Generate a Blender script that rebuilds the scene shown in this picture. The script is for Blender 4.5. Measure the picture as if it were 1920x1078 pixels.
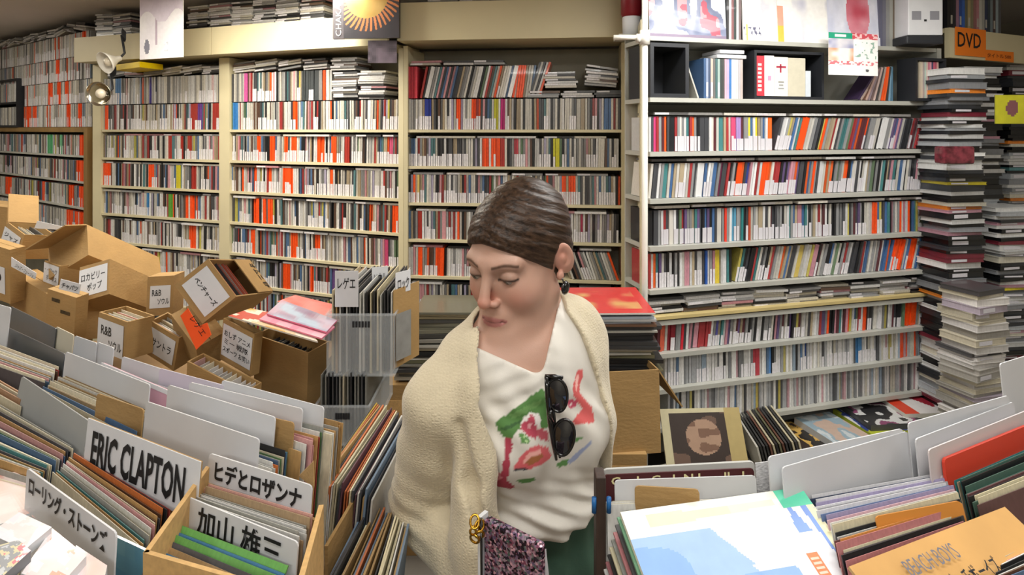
import bpy, bmesh, math, random
import numpy as np
from mathutils import Vector, Matrix
random.seed(7); np.random.seed(7)
for _o in list(bpy.data.objects): bpy.data.objects.remove(_o)
SC = bpy.context.scene
COL = SC.collection
# ---------------------------------------------------------------- camera, light, exposure
F = 1100.0; HZ = 243.0; CZ = 1.70            # focal length in pixels of 1920x1078, horizon row, eye height
cam = bpy.data.cameras.new('camera'); cam.sensor_width = 36; cam.lens = 36 * F / 1920
cam.shift_y = -(539 - HZ) / 1920; cam.clip_start = .02; cam.clip_end = 50
camo = bpy.data.objects.new('camera', cam); COL.objects.link(camo)
camo.location = (0, 0, CZ); camo.rotation_euler = (math.pi / 2, 0, 0)
SC.camera = camo
SC.view_settings.view_transform = 'Standard'; SC.view_settings.look = 'None'
SC.view_settings.gamma = 1; SC.view_settings.use_curve_mapping = False
SC.view_settings.exposure = -0.22
W = bpy.data.worlds.new('world'); SC.world = W; W.use_nodes = True
W.node_tree.nodes['Background'].inputs[0].default_value = (.9, .95, 1, 1)
W.node_tree.nodes['Background'].inputs[1].default_value = .25
# fluorescent fixtures: (x, y, yaw, watts, warm)
FIX = [(-1.25, 2.42, 0.38, 34, 1), (.95, 1.62, -.16, 25, 0), (-2.4, 1.0, 1.57, 20, 0), (0.1, 0.35, 0.0, 12, 0), (1.9, .5, 1.57, 9, 0), (-.3, -1.1, 0, 26, 0), (-3.6, 2.9, .6, 16, 1)]

# ---------------------------------------------------------------- helpers
def P(u, v, Y): return Vector(((u - 960) / F * Y, Y, CZ - (v - HZ) / F * Y))
def D(u, v, drop):
    Y = drop * F / (v - HZ); return P(u, v, Y)
def lin(c):
    if isinstance(c, str): c = tuple(int(c[i:i+2], 16) / 255 for i in (0, 2, 4))
    return tuple(x / 12.92 if x <= .04045 else ((x + .055) / 1.055) ** 2.4 for x in c[:3])
def rgb4(c): return (*lin(c), 1)
def M(name, color='ffffff', rough=.6, src=None, bump=0, bscale=60, var=0, vscale=8, metal=0, coat=0, alpha=1, emit=0, stretch=None, trans=0, spec=.5):
    m = bpy.data.materials.new(name); m.use_nodes = True
    nt = m.node_tree; N = nt.nodes; L = nt.links; b = N['Principled BSDF']
    b.inputs['Roughness'].default_value = rough; b.inputs['Metallic'].default_value = metal
    b.inputs['Coat Weight'].default_value = coat; b.inputs['Alpha'].default_value = alpha
    b.inputs['Transmission Weight'].default_value = trans
    b.inputs['Specular IOR Level'].default_value = spec
    b.inputs['Base Color'].default_value = rgb4(color)
    out = None
    if src == 'obj': n = N.new('ShaderNodeObjectInfo'); out = n.outputs['Color']
    elif src == 'attr': n = N.new('ShaderNodeAttribute'); n.attribute_name = 'Col'; out = n.outputs['Color']
    if var or bump:
        tc = N.new('ShaderNodeTexCoord'); mp = N.new('ShaderNodeMapping')
        if stretch: mp.inputs['Scale'].default_value = stretch
        L.new(tc.outputs['Object'], mp.inputs['Vector'])
    if var:
        no = N.new('ShaderNodeTexNoise'); no.inputs['Scale'].default_value = vscale; no.inputs['Detail'].default_value = 5
        L.new(mp.outputs[0], no.inputs['Vector'])
        mr = N.new('ShaderNodeMapRange'); mr.inputs[1].default_value = .3; mr.inputs[2].default_value = .7
        mr.inputs[3].default_value = 1 - var; mr.inputs[4].default_value = 1 + var * .6
        L.new(no.outputs['Fac'], mr.inputs[0])
        mx = N.new('ShaderNodeVectorMath'); mx.operation = 'SCALE'
        if out: L.new(out, mx.inputs[0])
        else: mx.inputs[0].default_value = lin(color)
        L.new(mr.outputs[0], mx.inputs['Scale']); out = mx.outputs[0]
    if out: L.new(out, b.inputs['Base Color'])
    if bump:
        no = N.new('ShaderNodeTexNoise'); no.inputs['Scale'].default_value = bscale; no.inputs['Detail'].default_value = 3
        L.new(mp.outputs[0], no.inputs['Vector'])
        bp = N.new('ShaderNodeBump'); bp.inputs['Strength'].default_value = bump; bp.inputs['Distance'].default_value = .004
        L.new(no.outputs['Fac'], bp.inputs['Height']); L.new(bp.outputs[0], b.inputs['Normal'])
    if emit:
        b.inputs['Emission Color'].default_value = rgb4(color); b.inputs['Emission Strength'].default_value = emit
    return m
mCase = M('case_plastic', rough=.28, src='obj', var=.12, vscale=260, stretch=(1, 1, .3), coat=.25)
mCaseA = M('case_plastic_many', rough=.3, src='attr', var=.16, vscale=260, stretch=(1, 1, .35), coat=.25)
mStrip = M('price_paper', 'd2cfd4', .6, var=.1, vscale=300)
mSleeve = M('record_card', rough=.42, src='obj', var=.13, vscale=60, stretch=(1, 1, 1))
mPrint = M('printed_card', rough=.4, src='attr', var=.05, vscale=50, coat=.2)
mPrintM = M('printed_matte', rough=.7, src='attr', var=.05, vscale=50)
mBeige = M('painted_beige', 'd3c9a6', .45, var=.06, vscale=5, bump=.1, bscale=40)
mHead = M('fascia_cream', 'd6cba6', .5, var=.07, vscale=3, bump=.1, bscale=20)
mWhite = M('white_enamel', 'b6b6ad', .35, var=.05, vscale=8)
mPole = M('white_pole_enamel', 'e9e6dc', .35)
mGrayB = M('shelf_back', '8d8878', .7, var=.1)
mDark = M('dark_laminate', '24262b', .5, var=.1)
mWood = M('wood', '8a6c3e', .5, var=.2, vscale=14, stretch=(1, 1, .2))
mCard = M('corrugated_card', 'a98755', .75, var=.1, vscale=9, bump=.25, bscale=70, stretch=(1, 1, 2.2))
mCardIn = M('corrugated_card_inside', '98784b', .8, var=.12, vscale=9, bump=.25, bscale=60)
mCardEdge = M('card_edge', 'cda56b', .8, var=.15, vscale=120)
mInk = M('black_ink', '131315', .6)
mBlueInk = M('blue_ink', '5a6bb8', .6)
mGreyInk = M('grey_ink', '6d6d78', .6)
mPaper = M('white_paper', 'd9dadd', .55, var=.04, vscale=20)
mDiv = M('divider_plastic', 'cfd0d3', .42, var=.05, vscale=10, bump=.08, bscale=8)
mOrange = M('fluorescent_orange_paper', 'ff5a1a', .6)
mPlastic = M('clear_plastic', 'dfe6ea', .25, alpha=.22)
mLens = M('dark_lens', '1a1a1e', .08, coat=1)
mBlack = M('glossy_black', '0b0b0d', .2, coat=.6)
mChrome = M('chrome', 'c9c5b8', .18, metal=1)
mGold = M('gold_metal', 'c99b3c', .25, metal=1)

def tag(o, label=None, cat=None, group=None, kind=None):
    if label and not 4 <= len(label.split()) <= 16: print('LABEL LEN', len(label.split()), label)
    if label: o['label'] = label
    if cat: o['category'] = cat
    if group: o['group'] = group
    if kind: o['kind'] = kind
    return o
def empty(name, loc=(0, 0, 0), label=None, cat=None, group=None, mat=None):
    o = bpy.data.objects.new(name, None); o.empty_display_size = .05; COL.objects.link(o)
    if mat is not None: o.matrix_world = mat
    else: o.location = loc
    return tag(o, label, cat, group)
def link(name, me, parent=None, mw=None, color=None):
    o = bpy.data.objects.new(name, me); COL.objects.link(o)
    if parent is not None:
        o.parent = parent
        o.matrix_parent_inverse = WM[parent.name].inverted() if parent.name in WM else Matrix.Identity(4)
    if mw is not None: o.matrix_basis = mw
    if color is not None: o.color = rgb4(color)
    WM[o.name] = mw.copy() if mw is not None else Matrix.Identity(4)
    return o
WM = {}
def thing(name, mw, label, cat, group=None):
    o = bpy.data.objects.new(name, None); o.empty_display_size = .05; COL.objects.link(o)
    if not isinstance(mw, Matrix): mw = Matrix.Translation(mw)
    o.matrix_basis = mw; WM[o.name] = mw.copy()
    return tag(o, label, cat, group)
def frame(o, x, y, z):
    m = Matrix.Identity(4)
    for i, a in enumerate((x, y, z)):
        for r in range(3): m[r][i] = a[r]
    for r in range(3): m[r][3] = o[r]
    return m
class MB:
    """collects boxes / quads / tubes with a colour each, links them as ONE mesh"""
    def __init__(s): s.v = []; s.f = []; s.c = []; s.m = []; s.n = 0
    def add(s, vs, fs, col=(1, 1, 1), mi=0):
        s.v.extend(map(tuple, vs)); s.f.extend(tuple(i + s.n for i in f) for f in fs)
        s.c.extend([col] * len(fs)); s.m.extend([mi] * len(fs)); s.n += len(vs); return s
    def box(s, o, ax, ay, az, col=(1, 1, 1), mi=0):
        o = Vector(o); ax = Vector(ax); ay = Vector(ay); az = Vector(az)
        vs = [o, o + ax, o + ax + ay, o + ay, o + az, o + ax + az, o + ax + ay + az, o + ay + az]
        fs = [(0, 3, 2, 1), (4, 5, 6, 7), (0, 1, 5, 4), (1, 2, 6, 5), (2, 3, 7, 6), (3, 0, 4, 7)]
        if ax.cross(ay).dot(az) < 0: fs = [f[::-1] for f in fs]
        return s.add(vs, fs, col, mi)
    def bbox(s, x0, y0, z0, x1, y1, z1, col=(1, 1, 1), mi=0):
        return s.box((x0, y0, z0), (x1 - x0, 0, 0), (0, y1 - y0, 0), (0, 0, z1 - z0), col, mi)
    def tube(s, pts, r, seg=10, col=(1, 1, 1), mi=0, closed=False, caps=True):
        pts = [Vector(p) for p in pts]; n = len(pts); vs = []
        rr = r if isinstance(r, (list, tuple)) else [r] * n
        up = None
        for i, p in enumerate(pts):
            a = pts[(i - 1) % n] if (closed or i > 0) else p; b = pts[(i + 1) % n] if (closed or i < n - 1) else p
            t = (b - a).normalized()
            if up is None: up = t.orthogonal().normalized()
            x = (up - t * up.dot(t)).normalized(); up = x; y = t.cross(x)
            for k in range(seg):
                an = 2 * math.pi * k / seg; vs.append(p + (x * math.cos(an) + y * math.sin(an)) * rr[i])
        fs = []
        for i in range(n if closed else n - 1):
            j = (i + 1) % n
            for k in range(seg):
                k2 = (k + 1) % seg; fs.append((i * seg + k, i * seg + k2, j * seg + k2, j * seg + k))
        if caps and not closed: fs.append(tuple(range(seg))[::-1]); fs.append(tuple((n - 1) * seg + k for k in range(seg)))
        return s.add(vs, fs, col, mi)
    def lathe(s, prof, mat=Matrix.Identity(4), seg=24, col=(1, 1, 1), mi=0):
        vs = []; n = len(prof)
        for r, z in prof:
            for k in range(seg):
                a = 2 * math.pi * k / seg; vs.append(mat @ Vector((r * math.cos(a), r * math.sin(a), z)))
        fs = []
        for i in range(n - 1):
            for k in range(seg):
                k2 = (k + 1) % seg; fs.append((i * seg + k, i * seg + k2, (i + 1) * seg + k2, (i + 1) * seg + k))
        return s.add(vs, fs, col, mi)
    def mesh(s, name, mats, smooth=False):
        me = bpy.data.meshes.new(name); me.from_pydata(s.v, [], s.f)
        for m in (mats if isinstance(mats, (list, tuple)) else [mats]): me.materials.append(m)
        me.polygons.foreach_set('material_index', s.m)
        if smooth: me.polygons.foreach_set('use_smooth', [True] * len(s.f))
        at = me.color_attributes.new('Col', 'FLOAT_COLOR', 'CORNER')
        lt = np.array([len(f) for f in s.f]); cc = np.array([(*c[:3], 1) for c in s.c], dtype=np.float32)
        at.data.foreach_set('color', np.repeat(cc, lt, axis=0).ravel())
        me.update(); return me
    def build(s, name, mats, parent=None, smooth=False, mw=None):
        return link(name, s.mesh(name, mats, smooth), parent, mw if mw is not None else Matrix.Identity(4))
def bevel(me, w, seg=2):
    bm = bmesh.new(); bm.from_mesh(me)
    bmesh.ops.bevel(bm, geom=bm.edges[:], offset=w, segments=seg, affect='EDGES', profile=.6, clamp_overlap=True)
    bm.to_mesh(me); bm.free(); return me

_font = None
def text_mesh(txt, bold=0, cond=1.0, extr=.0):
    cu = bpy.data.curves.new('lettering', 'FONT'); cu.body = txt; cu.size = 1; cu.align_x = 'LEFT'
    cu.offset = bold; cu.extrude = extr; cu.resolution_u = 2; cu.space_line = .95
    ob = bpy.data.objects.new('tmp_text', cu); COL.objects.link(ob)
    dg = bpy.context.evaluated_depsgraph_get(); dg.update()
    me = bpy.data.meshes.new_from_object(ob.evaluated_get(dg))
    bpy.data.objects.remove(ob); bpy.data.curves.remove(cu)
    return me
def letter(txt, origin, xd, yd, w, h, mat, parent, bold=0, lift=.0006, name='lettering'):
    """text stretched into the rectangle origin + w*xd + h*yd (origin = lower left)"""
    me = text_mesh(txt, bold)
    if not len(me.vertices): return None
    co = np.empty(len(me.vertices) * 3); me.vertices.foreach_get('co', co); co = co.reshape(-1, 3)
    mn = co.min(0); mx = co.max(0); sp = np.maximum(mx - mn, 1e-6)
    xd = np.array(xd, float); xd /= np.linalg.norm(xd); yd = np.array(yd, float); yd /= np.linalg.norm(yd)
    nd = np.cross(xd, yd); o = np.array(origin, float)
    q = o + np.outer((co[:, 0] - mn[0]) / sp[0] * w, xd) + np.outer((co[:, 1] - mn[1]) / sp[1] * h, yd) + nd * lift
    me.vertices.foreach_set('co', q.ravel()); me.materials.clear(); me.materials.append(mat); me.update()
    return link(name, me, parent, Matrix.Identity(4))
ORD = lambda n: f"{n}{'th' if 10 <= n % 100 <= 20 else {1: 'st', 2: 'nd', 3: 'rd'}.get(n % 10, 'th')}"
def art(name, o, xd, yd, w, h, fn, nx=24, ny=24, thick=.003, mat=None, parent=None, edge='e8e6e0'):
    """flat printed object: front grid coloured by fn(s,t) -> hex or rgb, with real thickness. o = lower left"""
    xd = Vector(xd).normalized(); yd = Vector(yd).normalized(); nd = xd.cross(yd); o = Vector(o)
    mb = MB()
    for i in range(nx):
        for j in range(ny):
            a, b_ = i / nx * w, (i + 1) / nx * w; c, d = j / ny * h, (j + 1) / ny * h
            mb.add([o + xd * a + yd * c, o + xd * b_ + yd * c, o + xd * b_ + yd * d, o + xd * a + yd * d], [(0, 1, 2, 3)], lin(fn((i + .5) / nx, (j + .5) / ny)))
    ec = lin(edge); k = nd * -thick
    a, b_, c, d = o, o + xd * w, o + xd * w + yd * h, o + yd * h
    mb.add([a, b_, c, d, a + k, b_ + k, c + k, d + k], [(7, 6, 5, 4), (0, 4, 5, 1), (1, 5, 6, 2), (2, 6, 7, 3), (3, 7, 4, 0)], ec)
    return mb.build(name, mat or mPrint, parent)
def hx(c): return tuple(int(c[i:i+2], 16) / 255 for i in (0, 2, 4)) if isinstance(c, str) else c
def mix(a, b, t):
    a = hx(a); b = hx(b); t = max(0, min(1, t)); return tuple(x * (1 - t) + y * t for x, y in zip(a, b))
def vn(x, y, s=0):
    """cheap smooth value noise"""
    def r(i, j): return (math.sin(i * 127.1 + j * 311.7 + s * 74.7) * 43758.5453) % 1
    i, j = math.floor(x), math.floor(y); a, b = x - i, y - j; a = a * a * (3 - 2 * a); b = b * b * (3 - 2 * b)
    return (r(i, j) * (1 - a) + r(i + 1, j) * a) * (1 - b) + (r(i, j + 1) * (1 - a) + r(i + 1, j + 1) * a) * b
def blobs(cols, k=4, s=0):
    def fn(x, y):
        n = vn(x * k, y * k, s) * .65 + vn(x * k * 2.3, y * k * 2.3, s + 5) * .35
        return cols[min(len(cols) - 1, int(max(0, (n - .2) / .6) * len(cols)))]
    return fn

# ---------------------------------------------------------------- lights (real ceiling fixtures)
CEIL = 2.41
mTube = M('fluorescent_tube', 'fffaf0', .4, emit=9)
for i, (x, y, yaw, wt, warm) in enumerate(FIX):
    t = thing('ceiling_light', Matrix.Translation((x, y, CEIL - .03)) @ Matrix.Rotation(yaw, 4, 'Z'),
              f"twin tube ceiling light, {['over the shelves behind the woman','above the white rack','over the left record table','right over the viewer','over the right record table','behind the viewer','over the far left shelves'][i]}", 'light')
    mw = WM[t.name]
    mb = MB(); mb.bbox(-.62, -.1, -.0, .62, .1, .03); mb.bbox(-.62, -.1, -.02, -.6, .1, 0); mb.bbox(.6, -.1, -.02, .62, .1, 0)
    mb.build('housing', mWhite, t, mw=mw)
    for sy in (-.05, .05):
        MB().tube([(-.59, sy, -.025), (.59, sy, -.025)], .013, 10).build('tube', mTube, t, True, mw)
    la = bpy.data.lights.new('tube_light', 'AREA'); la.shape = 'RECTANGLE'; la.size = 1.2; la.size_y = .16; la.energy = wt
    la.color = (1, .93, .8) if warm else (1, .985, .95)
    lo = bpy.data.objects.new('tube_light', la); COL.objects.link(lo); lo.parent = t
    lo.matrix_parent_inverse = Matrix.Identity(4); lo.location = (0, 0, -.045)
# ---------------------------------------------------------------- room
def struct(name, mb, m): return tag(mb.build(name, m), kind='structure')
mWall = M('wall_plaster', 'b9b2a2', .8, var=.08, vscale=3, bump=.1, bscale=30)
mCeil = M('ceiling_board', 'd9d0c8', .8, var=.04, vscale=2)
mFloor = M('floor_vinyl', '8d8a84', .5, var=.15, vscale=5)
XL, XR, YB, YF = -4.9, 3.3, -1.9, 5.4
struct('floor', MB().bbox(XL, YB, -.05, XR, YF, 0), mFloor)
struct('ceiling', MB().bbox(XL, YB, CEIL, XR, YF, CEIL + .05), mCeil)
struct('wall_left', MB().bbox(XL - .05, YB, 0, XL, YF, CEIL), mWall)
struct('wall_right', MB().bbox(XR, YB, 0, XR + .05, YF, CEIL), mWall)
struct('wall_back', MB().bbox(XL, YF, 0, XR, YF + .05, CEIL), mWall)
struct('wall_front', MB().bbox(XL, YB - .05, 0, XR, YB, CEIL), mWall)

# ---------------------------------------------------------------- palettes
PAL = {
 'wall': [('cream', 'd8d2c4', 12), ('white', 'e4e2de', 11), ('grey', '8e8d8c', 7), ('dark grey', '4a4b50', 6), ('black', '232428', 6), ('tan', 'b59f7c', 4),
          ('brown', '6b4a3a', 3), ('orange', 'f2551f', 1.6), ('red', 'a83a38', 3), ('blue', '4a6f9e', 3), ('teal', '4f8086', 2), ('pink', 'd98f96', 2.5), ('green', '5d7c58', 1.2), ('yellow', 'cfc24a', 1), ('lilac', 'a9a0bd', 2)],
 'rack': [('cream', 'ddd8cc', 8), ('white', 'e8e8e8', 10), ('grey', '9a9b9c', 8), ('dark grey', '4c4e54', 7), ('black', '26272b', 6), ('tan', 'bda884', 3),
          ('maroon', '6d2f38', 3), ('orange', 'f46427', 1.6), ('red', 'b03a3c', 2.2), ('blue', '3f6fae', 3.4), ('teal', '3f8c8e', 2.6), ('pink', 'dc8fa0', 3), ('green', '6f8f68', 1.2), ('yellow', 'd9c850', 1.6), ('purple', '6e5590', 1.8)],
 'bright': [('white', 'f0efec', 24), ('silver', 'b9bcc0', 12), ('grey', '85878a', 8), ('cream', 'e0dac6', 8), ('dark grey', '55575c', 4), ('black', '2a2b2e', 2), ('pale blue', 'a9c4dc', 3), ('yellow', 'd6c766', 1.5), ('pink', 'd6a0a8', 2), ('blue', '5d86b5', 1)],
 'pale': [('cream', 'd9d2c2', 10), ('white', 'dedcd8', 12), ('grey', 'a09d98', 8), ('dark grey', '6a6866', 3), ('orange', 'f2612f', 1.6), ('pink', 'd9b0ae', 2), ('blue', '7c92ad', 1)],
 'flat': [('white', 'e0dedb', 10), ('grey', '9a9a9a', 8), ('dark grey', '4a4a4c', 5), ('black', '252527', 5), ('cream', 'cfc8b6', 6), ('pink', 'c9848c', 1.5), ('brown', '6d5140', 2)],
}
def pick(p, rnd=random):
    L = PAL[p]; r = rnd.random() * sum(x[2] for x in L)
    for x in L:
        r -= x[2]
        if r <= 0: break
    j = rnd.uniform(.82, 1.0); c = hx(x[1]); g = sum(c) / 3; k = .78 if x[0] not in ('orange', 'red') else .95
    return x[0], tuple(min(1, (g + (q - g) * k) * j) for q in c)

# unit compact disc case: x thickness 1, y depth, z height (metres); two looks, with and without a paper price strip
def cd_mesh(strip, paper=.44):
    mb = MB(); t = 1.0
    mb.bbox(.03, .0016, 0, .97, .140, .125, mi=0)                       # spine and body
    mb.bbox(0, .0, .0, 1, .1405, .0012, mi=0); mb.bbox(0, .0, .1238, 1, .1405, .125, mi=0)   # case lips
    if strip: mb.bbox(.05, -.0004, .001, .95, .03, .125 * paper, mi=1)
    return mb.mesh('compact_disc', [mCase, mStrip])
CDM = [cd_mesh(False), cd_mesh(True), cd_mesh(True, .36)]
STF = MB()   # all the compact discs beyond the 300 individuals
N_CD = [0]
def put_cd(o, t, n, z, th, H, name, col, strip, ind=None):
    """o lower-left-front corner, t along shelf, n to viewer, z up, ind = label text or None"""
    if ind:
        ob = link('compact_disc', CDM[strip], None, frame(o, t * th, -n, z * (H / .125)), col)
        tag(ob, ind[0], 'compact disc', ind[1]); N_CD[0] += 1; return
    c = lin(col); up = z * H
    STF.box(o, t * th * .94, -n * .135, up, c)
    if strip: STF.box(o + n * .0006 + t * th * .04, t * th * .86, -n * .01, up * (.44 if strip == 1 else .36), lin('e0dde0'))
class Wall:
    def __init__(s, u0, Y0, u1, Y1):
        a = P(u0, HZ, Y0); b = P(u1, HZ, Y1); s.A = Vector((a.x, a.y, 0)); B = Vector((b.x, b.y, 0))
        s.t = (B - s.A).normalized(); s.len = (B - s.A).length; s.n = Vector((s.t.y, -s.t.x, 0))
    def s(s_, u):      # where the viewing ray of column u meets the wall line
        k = (u - 960) / F; A, t = s_.A, s_.t
        return (k * A.y - A.x) / (t.x - k * t.y)
    def pt(s, d, off, z): return s.A + s.t * d + s.n * off + Vector((0, 0, z))
    def depth(s, u): return s.pt(s.s(u), 0, 0).y
UP = Vector((0, 0, 1))
def row(w, u0, u1, z, H=.125, pal='wall', lean=0, acc=(), th=.0104, setback=.012, ind=None, strip_p=.45, seed=None, skip=()):
    rnd = random.Random(seed if seed is not None else int(u0 * 7 + z * 1000))
    s = w.s(u0) + .001; s1 = w.s(u1) - .001; k = 0; run = 0; cur = None; cl = 0; jit = 0
    while s < s1 - th:
        tt = th * (rnd.choice((.9, 1, 1, 1, 1.05, 1.9)) if rnd.random() < .25 else 1)
        u = 960 + F * w.pt(s, 0, 0).x / w.pt(s, 0, 0).y
        if any(a <= u <= b for a, b in skip): s += tt; continue
        nm, col = pick(pal, rnd)
        for a, b, cn, cc in acc:
            if a <= u <= b: nm, col = cn, hx(cc)
        if run <= 0: run = rnd.choice((1, 1, 2, 3, 5)); st = 0 if rnd.random() > strip_p else rnd.choice((1, 1, 2))
        run -= 1
        if rnd.random() < .06: cl = rnd.uniform(-.02, .05)
        la = lean + cl * (1 if lean else .35) + rnd.uniform(-.006, .006)
        if callable(lean): la = lean(u)
        z_ax = UP * math.cos(la) + w.t * math.sin(la); x_ax = w.t * math.cos(la) - UP * math.sin(la)
        o = w.pt(s, -setback + rnd.uniform(-.004, .004), z + (tt * math.sin(la) if la > 0 else 0) + .0005)
        k += 1
        lab = None
        if ind and N_CD[0] < 300: lab = (f"{nm} spined compact disc, {ORD(k)} from left {ind[0]}", ind[1])
        put_cd(o, x_ax, w.n, z_ax, tt * .96, H * rnd.uniform(.985, 1.0), nm, col, st, lab)
        s += tt / max(.5, math.cos(la)) + (.0006 if rnd.random() < .3 else 0)
def flats(w, u0, u1, z, n, pal='flat', th=.0105, wid=.142, jit=.02, tilt=0, mess=.0, zfun=None):
    """piles of discs lying flat, edges to the viewer, side by side"""
    rnd = random.Random(int(u0 * 3 + z * 777)); s = w.s(u0); s1 = w.s(u1)
    while s < s1 - wid * .5:
        zz = z; nn = n if not zfun else max(1, int(zfun((s - w.s(u0)) / (s1 - w.s(u0)))))
        base = rnd.uniform(-mess, mess) + tilt
        for k in range(nn):
            nm, col = pick(pal, rnd); a = base + rnd.uniform(-mess, mess) * .3
            x_ax = w.t * math.cos(a) + UP * math.sin(a); z_ax = UP * math.cos(a) - w.t * math.sin(a)
            o = w.pt(s + rnd.uniform(-jit, jit) * .4, -.01 + rnd.uniform(-jit, jit) * .5, zz + max(0, -math.sin(a) * wid))
            STF.box(o, x_ax * wid, -w.n * .125, z_ax * th * .9, lin(col)); zz += th
            if rnd.random() < .5: STF.box(o + w.n * .0006 + x_ax * wid * .03 + z_ax * th * .1, x_ax * wid * .4, -w.n * .01, z_ax * th * .7, lin('dddadd'))
        s += wid + rnd.uniform(.002, .012)

def board(w, u0, u1, z, th, front, depth, name, m, parent):
    a = w.s(u0); b = w.s(u1)
    return MB().box(w.pt(a, front, z - th), w.t * (b - a), -w.n * (depth + front), UP * th).build(name, m, parent)
def post(w, u0, u1, z0, z1, front, depth, name, m, parent):
    a = w.s(u0); b = w.s(u1)
    return MB().box(w.pt(a, front, z0), w.t * (b - a), -w.n * (depth + front), UP * (z1 - z0)).build(name, m, parent)

# ---------------------------------------------------------------- beige bookcases along the back
WA = Wall(175, 3.45, 757, 2.74)
WC = Wall(752, 2.74, 1186, 2.62)
WL = Wall(-90, 5.05, 168, 3.50)
PIT = .162
def bookcase(w, u0, u1, pl, pr, zs, label, zt, z0=0.0):
    t = thing('bookcase', w.pt(w.s((u0 + u1) / 2), 0, 0), label, 'bookcase')
    MB().box(w.pt(w.s(u0), -.20, z0), w.t * (w.s(u1) - w.s(u0)), -w.n * .01, UP * (zt - z0)).build('back_panel', mGrayB, t)
    post(w, pl[0], pl[1], z0, zt, .004, .2, 'side_panel', mBeige, t)
    if pr: post(w, pr[0], pr[1], z0, zt, .004, .2, 'side_panel', mBeige, t)
    for z in zs: board(w, pl[1], pr[0] if pr else u1, z, .013, 0, .2, 'shelf_board', mBeige, t)
    return t
zsA = [1.70 - PIT * k for k in range(0, 9)]
bookcase(WA, 175, 420, (175, 190), (412, 421), zsA, 'beige bookcase of compact discs between the corner post and second bookcase, behind cardboard boxes', 2.08)
bookcase(WA, 421, 757, (421, 431), (748, 757), zsA, 'wide beige bookcase of compact discs directly left of the woman, behind clear crates', 2.08)
zsC = [1.70 - .170 * k for k in range(0, 7)]
bookcase(WC, 757, 1186, (757, 765), (1165, 1186), zsC, 'beige bookcase of compact discs directly behind the head of the woman', 2.09)
O = lambda a, b: (a, b, 'orange', 'f4521c')
R_ = lambda a, b: (a, b, 'red', 'a5362e')
accA = {0: [O(192, 200), R_(352, 362), R_(392, 408), (366, 372, 'p', '6a3f8c'), (434, 441, 'b', '3d7fc0'), O(545, 552)],
        1: [R_(311, 318), R_(334, 340), R_(348, 356), O(478, 484), O(501, 510), O(530, 536), O(541, 550), O(589, 603), O(618, 624), R_(640, 650), (725, 731, 'p', 'cc5a7c')],
        2: [O(190, 200), O(275, 283), (325, 334, 'y', 'cdc02c'), R_(352, 364), (405, 410, 'p', 'b04f70'), O(470, 478), O(498, 505), O(527, 546), O(613, 622)],
        3: [O(340, 350), O(352, 360), (312, 318, 'g', '5d9a3a'), (268, 275, 'b', '3f7fb5'), O(471, 480), O(488, 494), O(498, 508), O(731, 742)],
        4: [O(350, 362), O(465, 474), O(545, 554), O(586, 596), (716, 722, 'p', 'c04870')],
        5: [O(527, 540), O(578, 584), (618, 626, 'p', '6c4f86')]}
for k, z in enumerate(zsA[:-1]):
    ac = accA.get(k, [])
    H = .142 if k == 0 else .128
    row(WA, 190, 412, z, H, 'wall', acc=ac, strip_p=.5)
    row(WA, 431, 748, z, H, 'wall', acc=ac, strip_p=.5)
    if k: flats(WA, 195, 405, z + .1285, 1, jit=.03); flats(WA, 440, 745, z + .1285, 1, jit=.03)
row(WA, 190, 412, 1.70 + .146, .150, 'pale', strip_p=.5, acc=[(212, 222, 'b', '4f82b8'), (285, 292, 'k', '1c1c2a'), (275, 280, 'v', '4b3f90')])
row(WA, 431, 622, 1.70 + .146, .150, 'wall', strip_p=.3, acc=[(452, 458, 'p', 'cf5fa0'), (560, 590, 'k', '44484a'), O(0, 1)])
flats(WA, 196, 410, 1.70 + .30, 4, mess=.06, tilt=.03)
flats(WA, 434, 618, 1.70 + .30, 5, mess=.10, tilt=.05)
flats(WA, 622, 742, 1.70 + .146, 13, mess=.02)
flats(WA, 620, 690, 1.70 + .29, 6, mess=.03)
accC = {0: [(795, 806, 'b', '2d3c8c'), (808, 812, 'r', 'c23a58'), O(850, 860), O(883, 888), (935, 945, 'm', 'b51f6e'), (925, 930, 'y', 'b9b52a'), (1130, 1142, 'b', '4a6ea0')],
        1: [O(904, 912), O(918, 931), R_(934, 942), (962, 970, 'r', 'b8404c'), (1034, 1044, 'y', 'c9c42c'), (940, 946, 'r', 'a8302a')],
        2: [O(1053, 1060), O(1066, 1076), (780, 786, 'y', 'c9b06a'), (825, 831, 'r', '7d3030')],
        3: [R_(782, 790), (1086, 1092, 'p', '9a2a4a')],
        4: [O(780, 788), O(815, 824)]}
for k, z in enumerate(zsC[:-1]):
    H = .142 if k == 0 else .130
    ac = accC.get(k, [])
    if k == 4:
        row(WC, 765, 890, z, H, 'wall', acc=ac); row(WC, 1068, 1165, z, H, 'wall', lean=-.35, strip_p=.1)
    else: row(WC, 765, 1165, z, H, 'wall', acc=ac, strip_p=.5)
    if k: flats(WC, 775, 1160, z + .1305, 1, jit=.03)
row(WC, 765, 784, 1.846, .150, 'wall', acc=[(700, 900, 'r', 'c23f4c')], strip_p=0)
row(WC, 786, 966, 1.846, .150, 'wall', lean=.20, strip_p=.2, acc=[(950, 958, 'w', 'eeeeee'), O(958, 961)])
row(WC, 962, 1000, 1.846, .150, 'wall', lean=.12, acc=[O(966, 978)], strip_p=.0)
row(WC, 992, 1018, 1.862, .152, 'wall', lean=.30, strip_p=.0)
flats(WC, 990, 1162, 1.846, 3, mess=.01)
flats(WC, 1022, 1100, 1.89, 7, pal='flat', mess=.04); flats(WC, 1098, 1160, 1.89, 8, mess=.14, tilt=-.12)
flats(WC, 768, 960, 2.0, 2, mess=.02)

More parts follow.
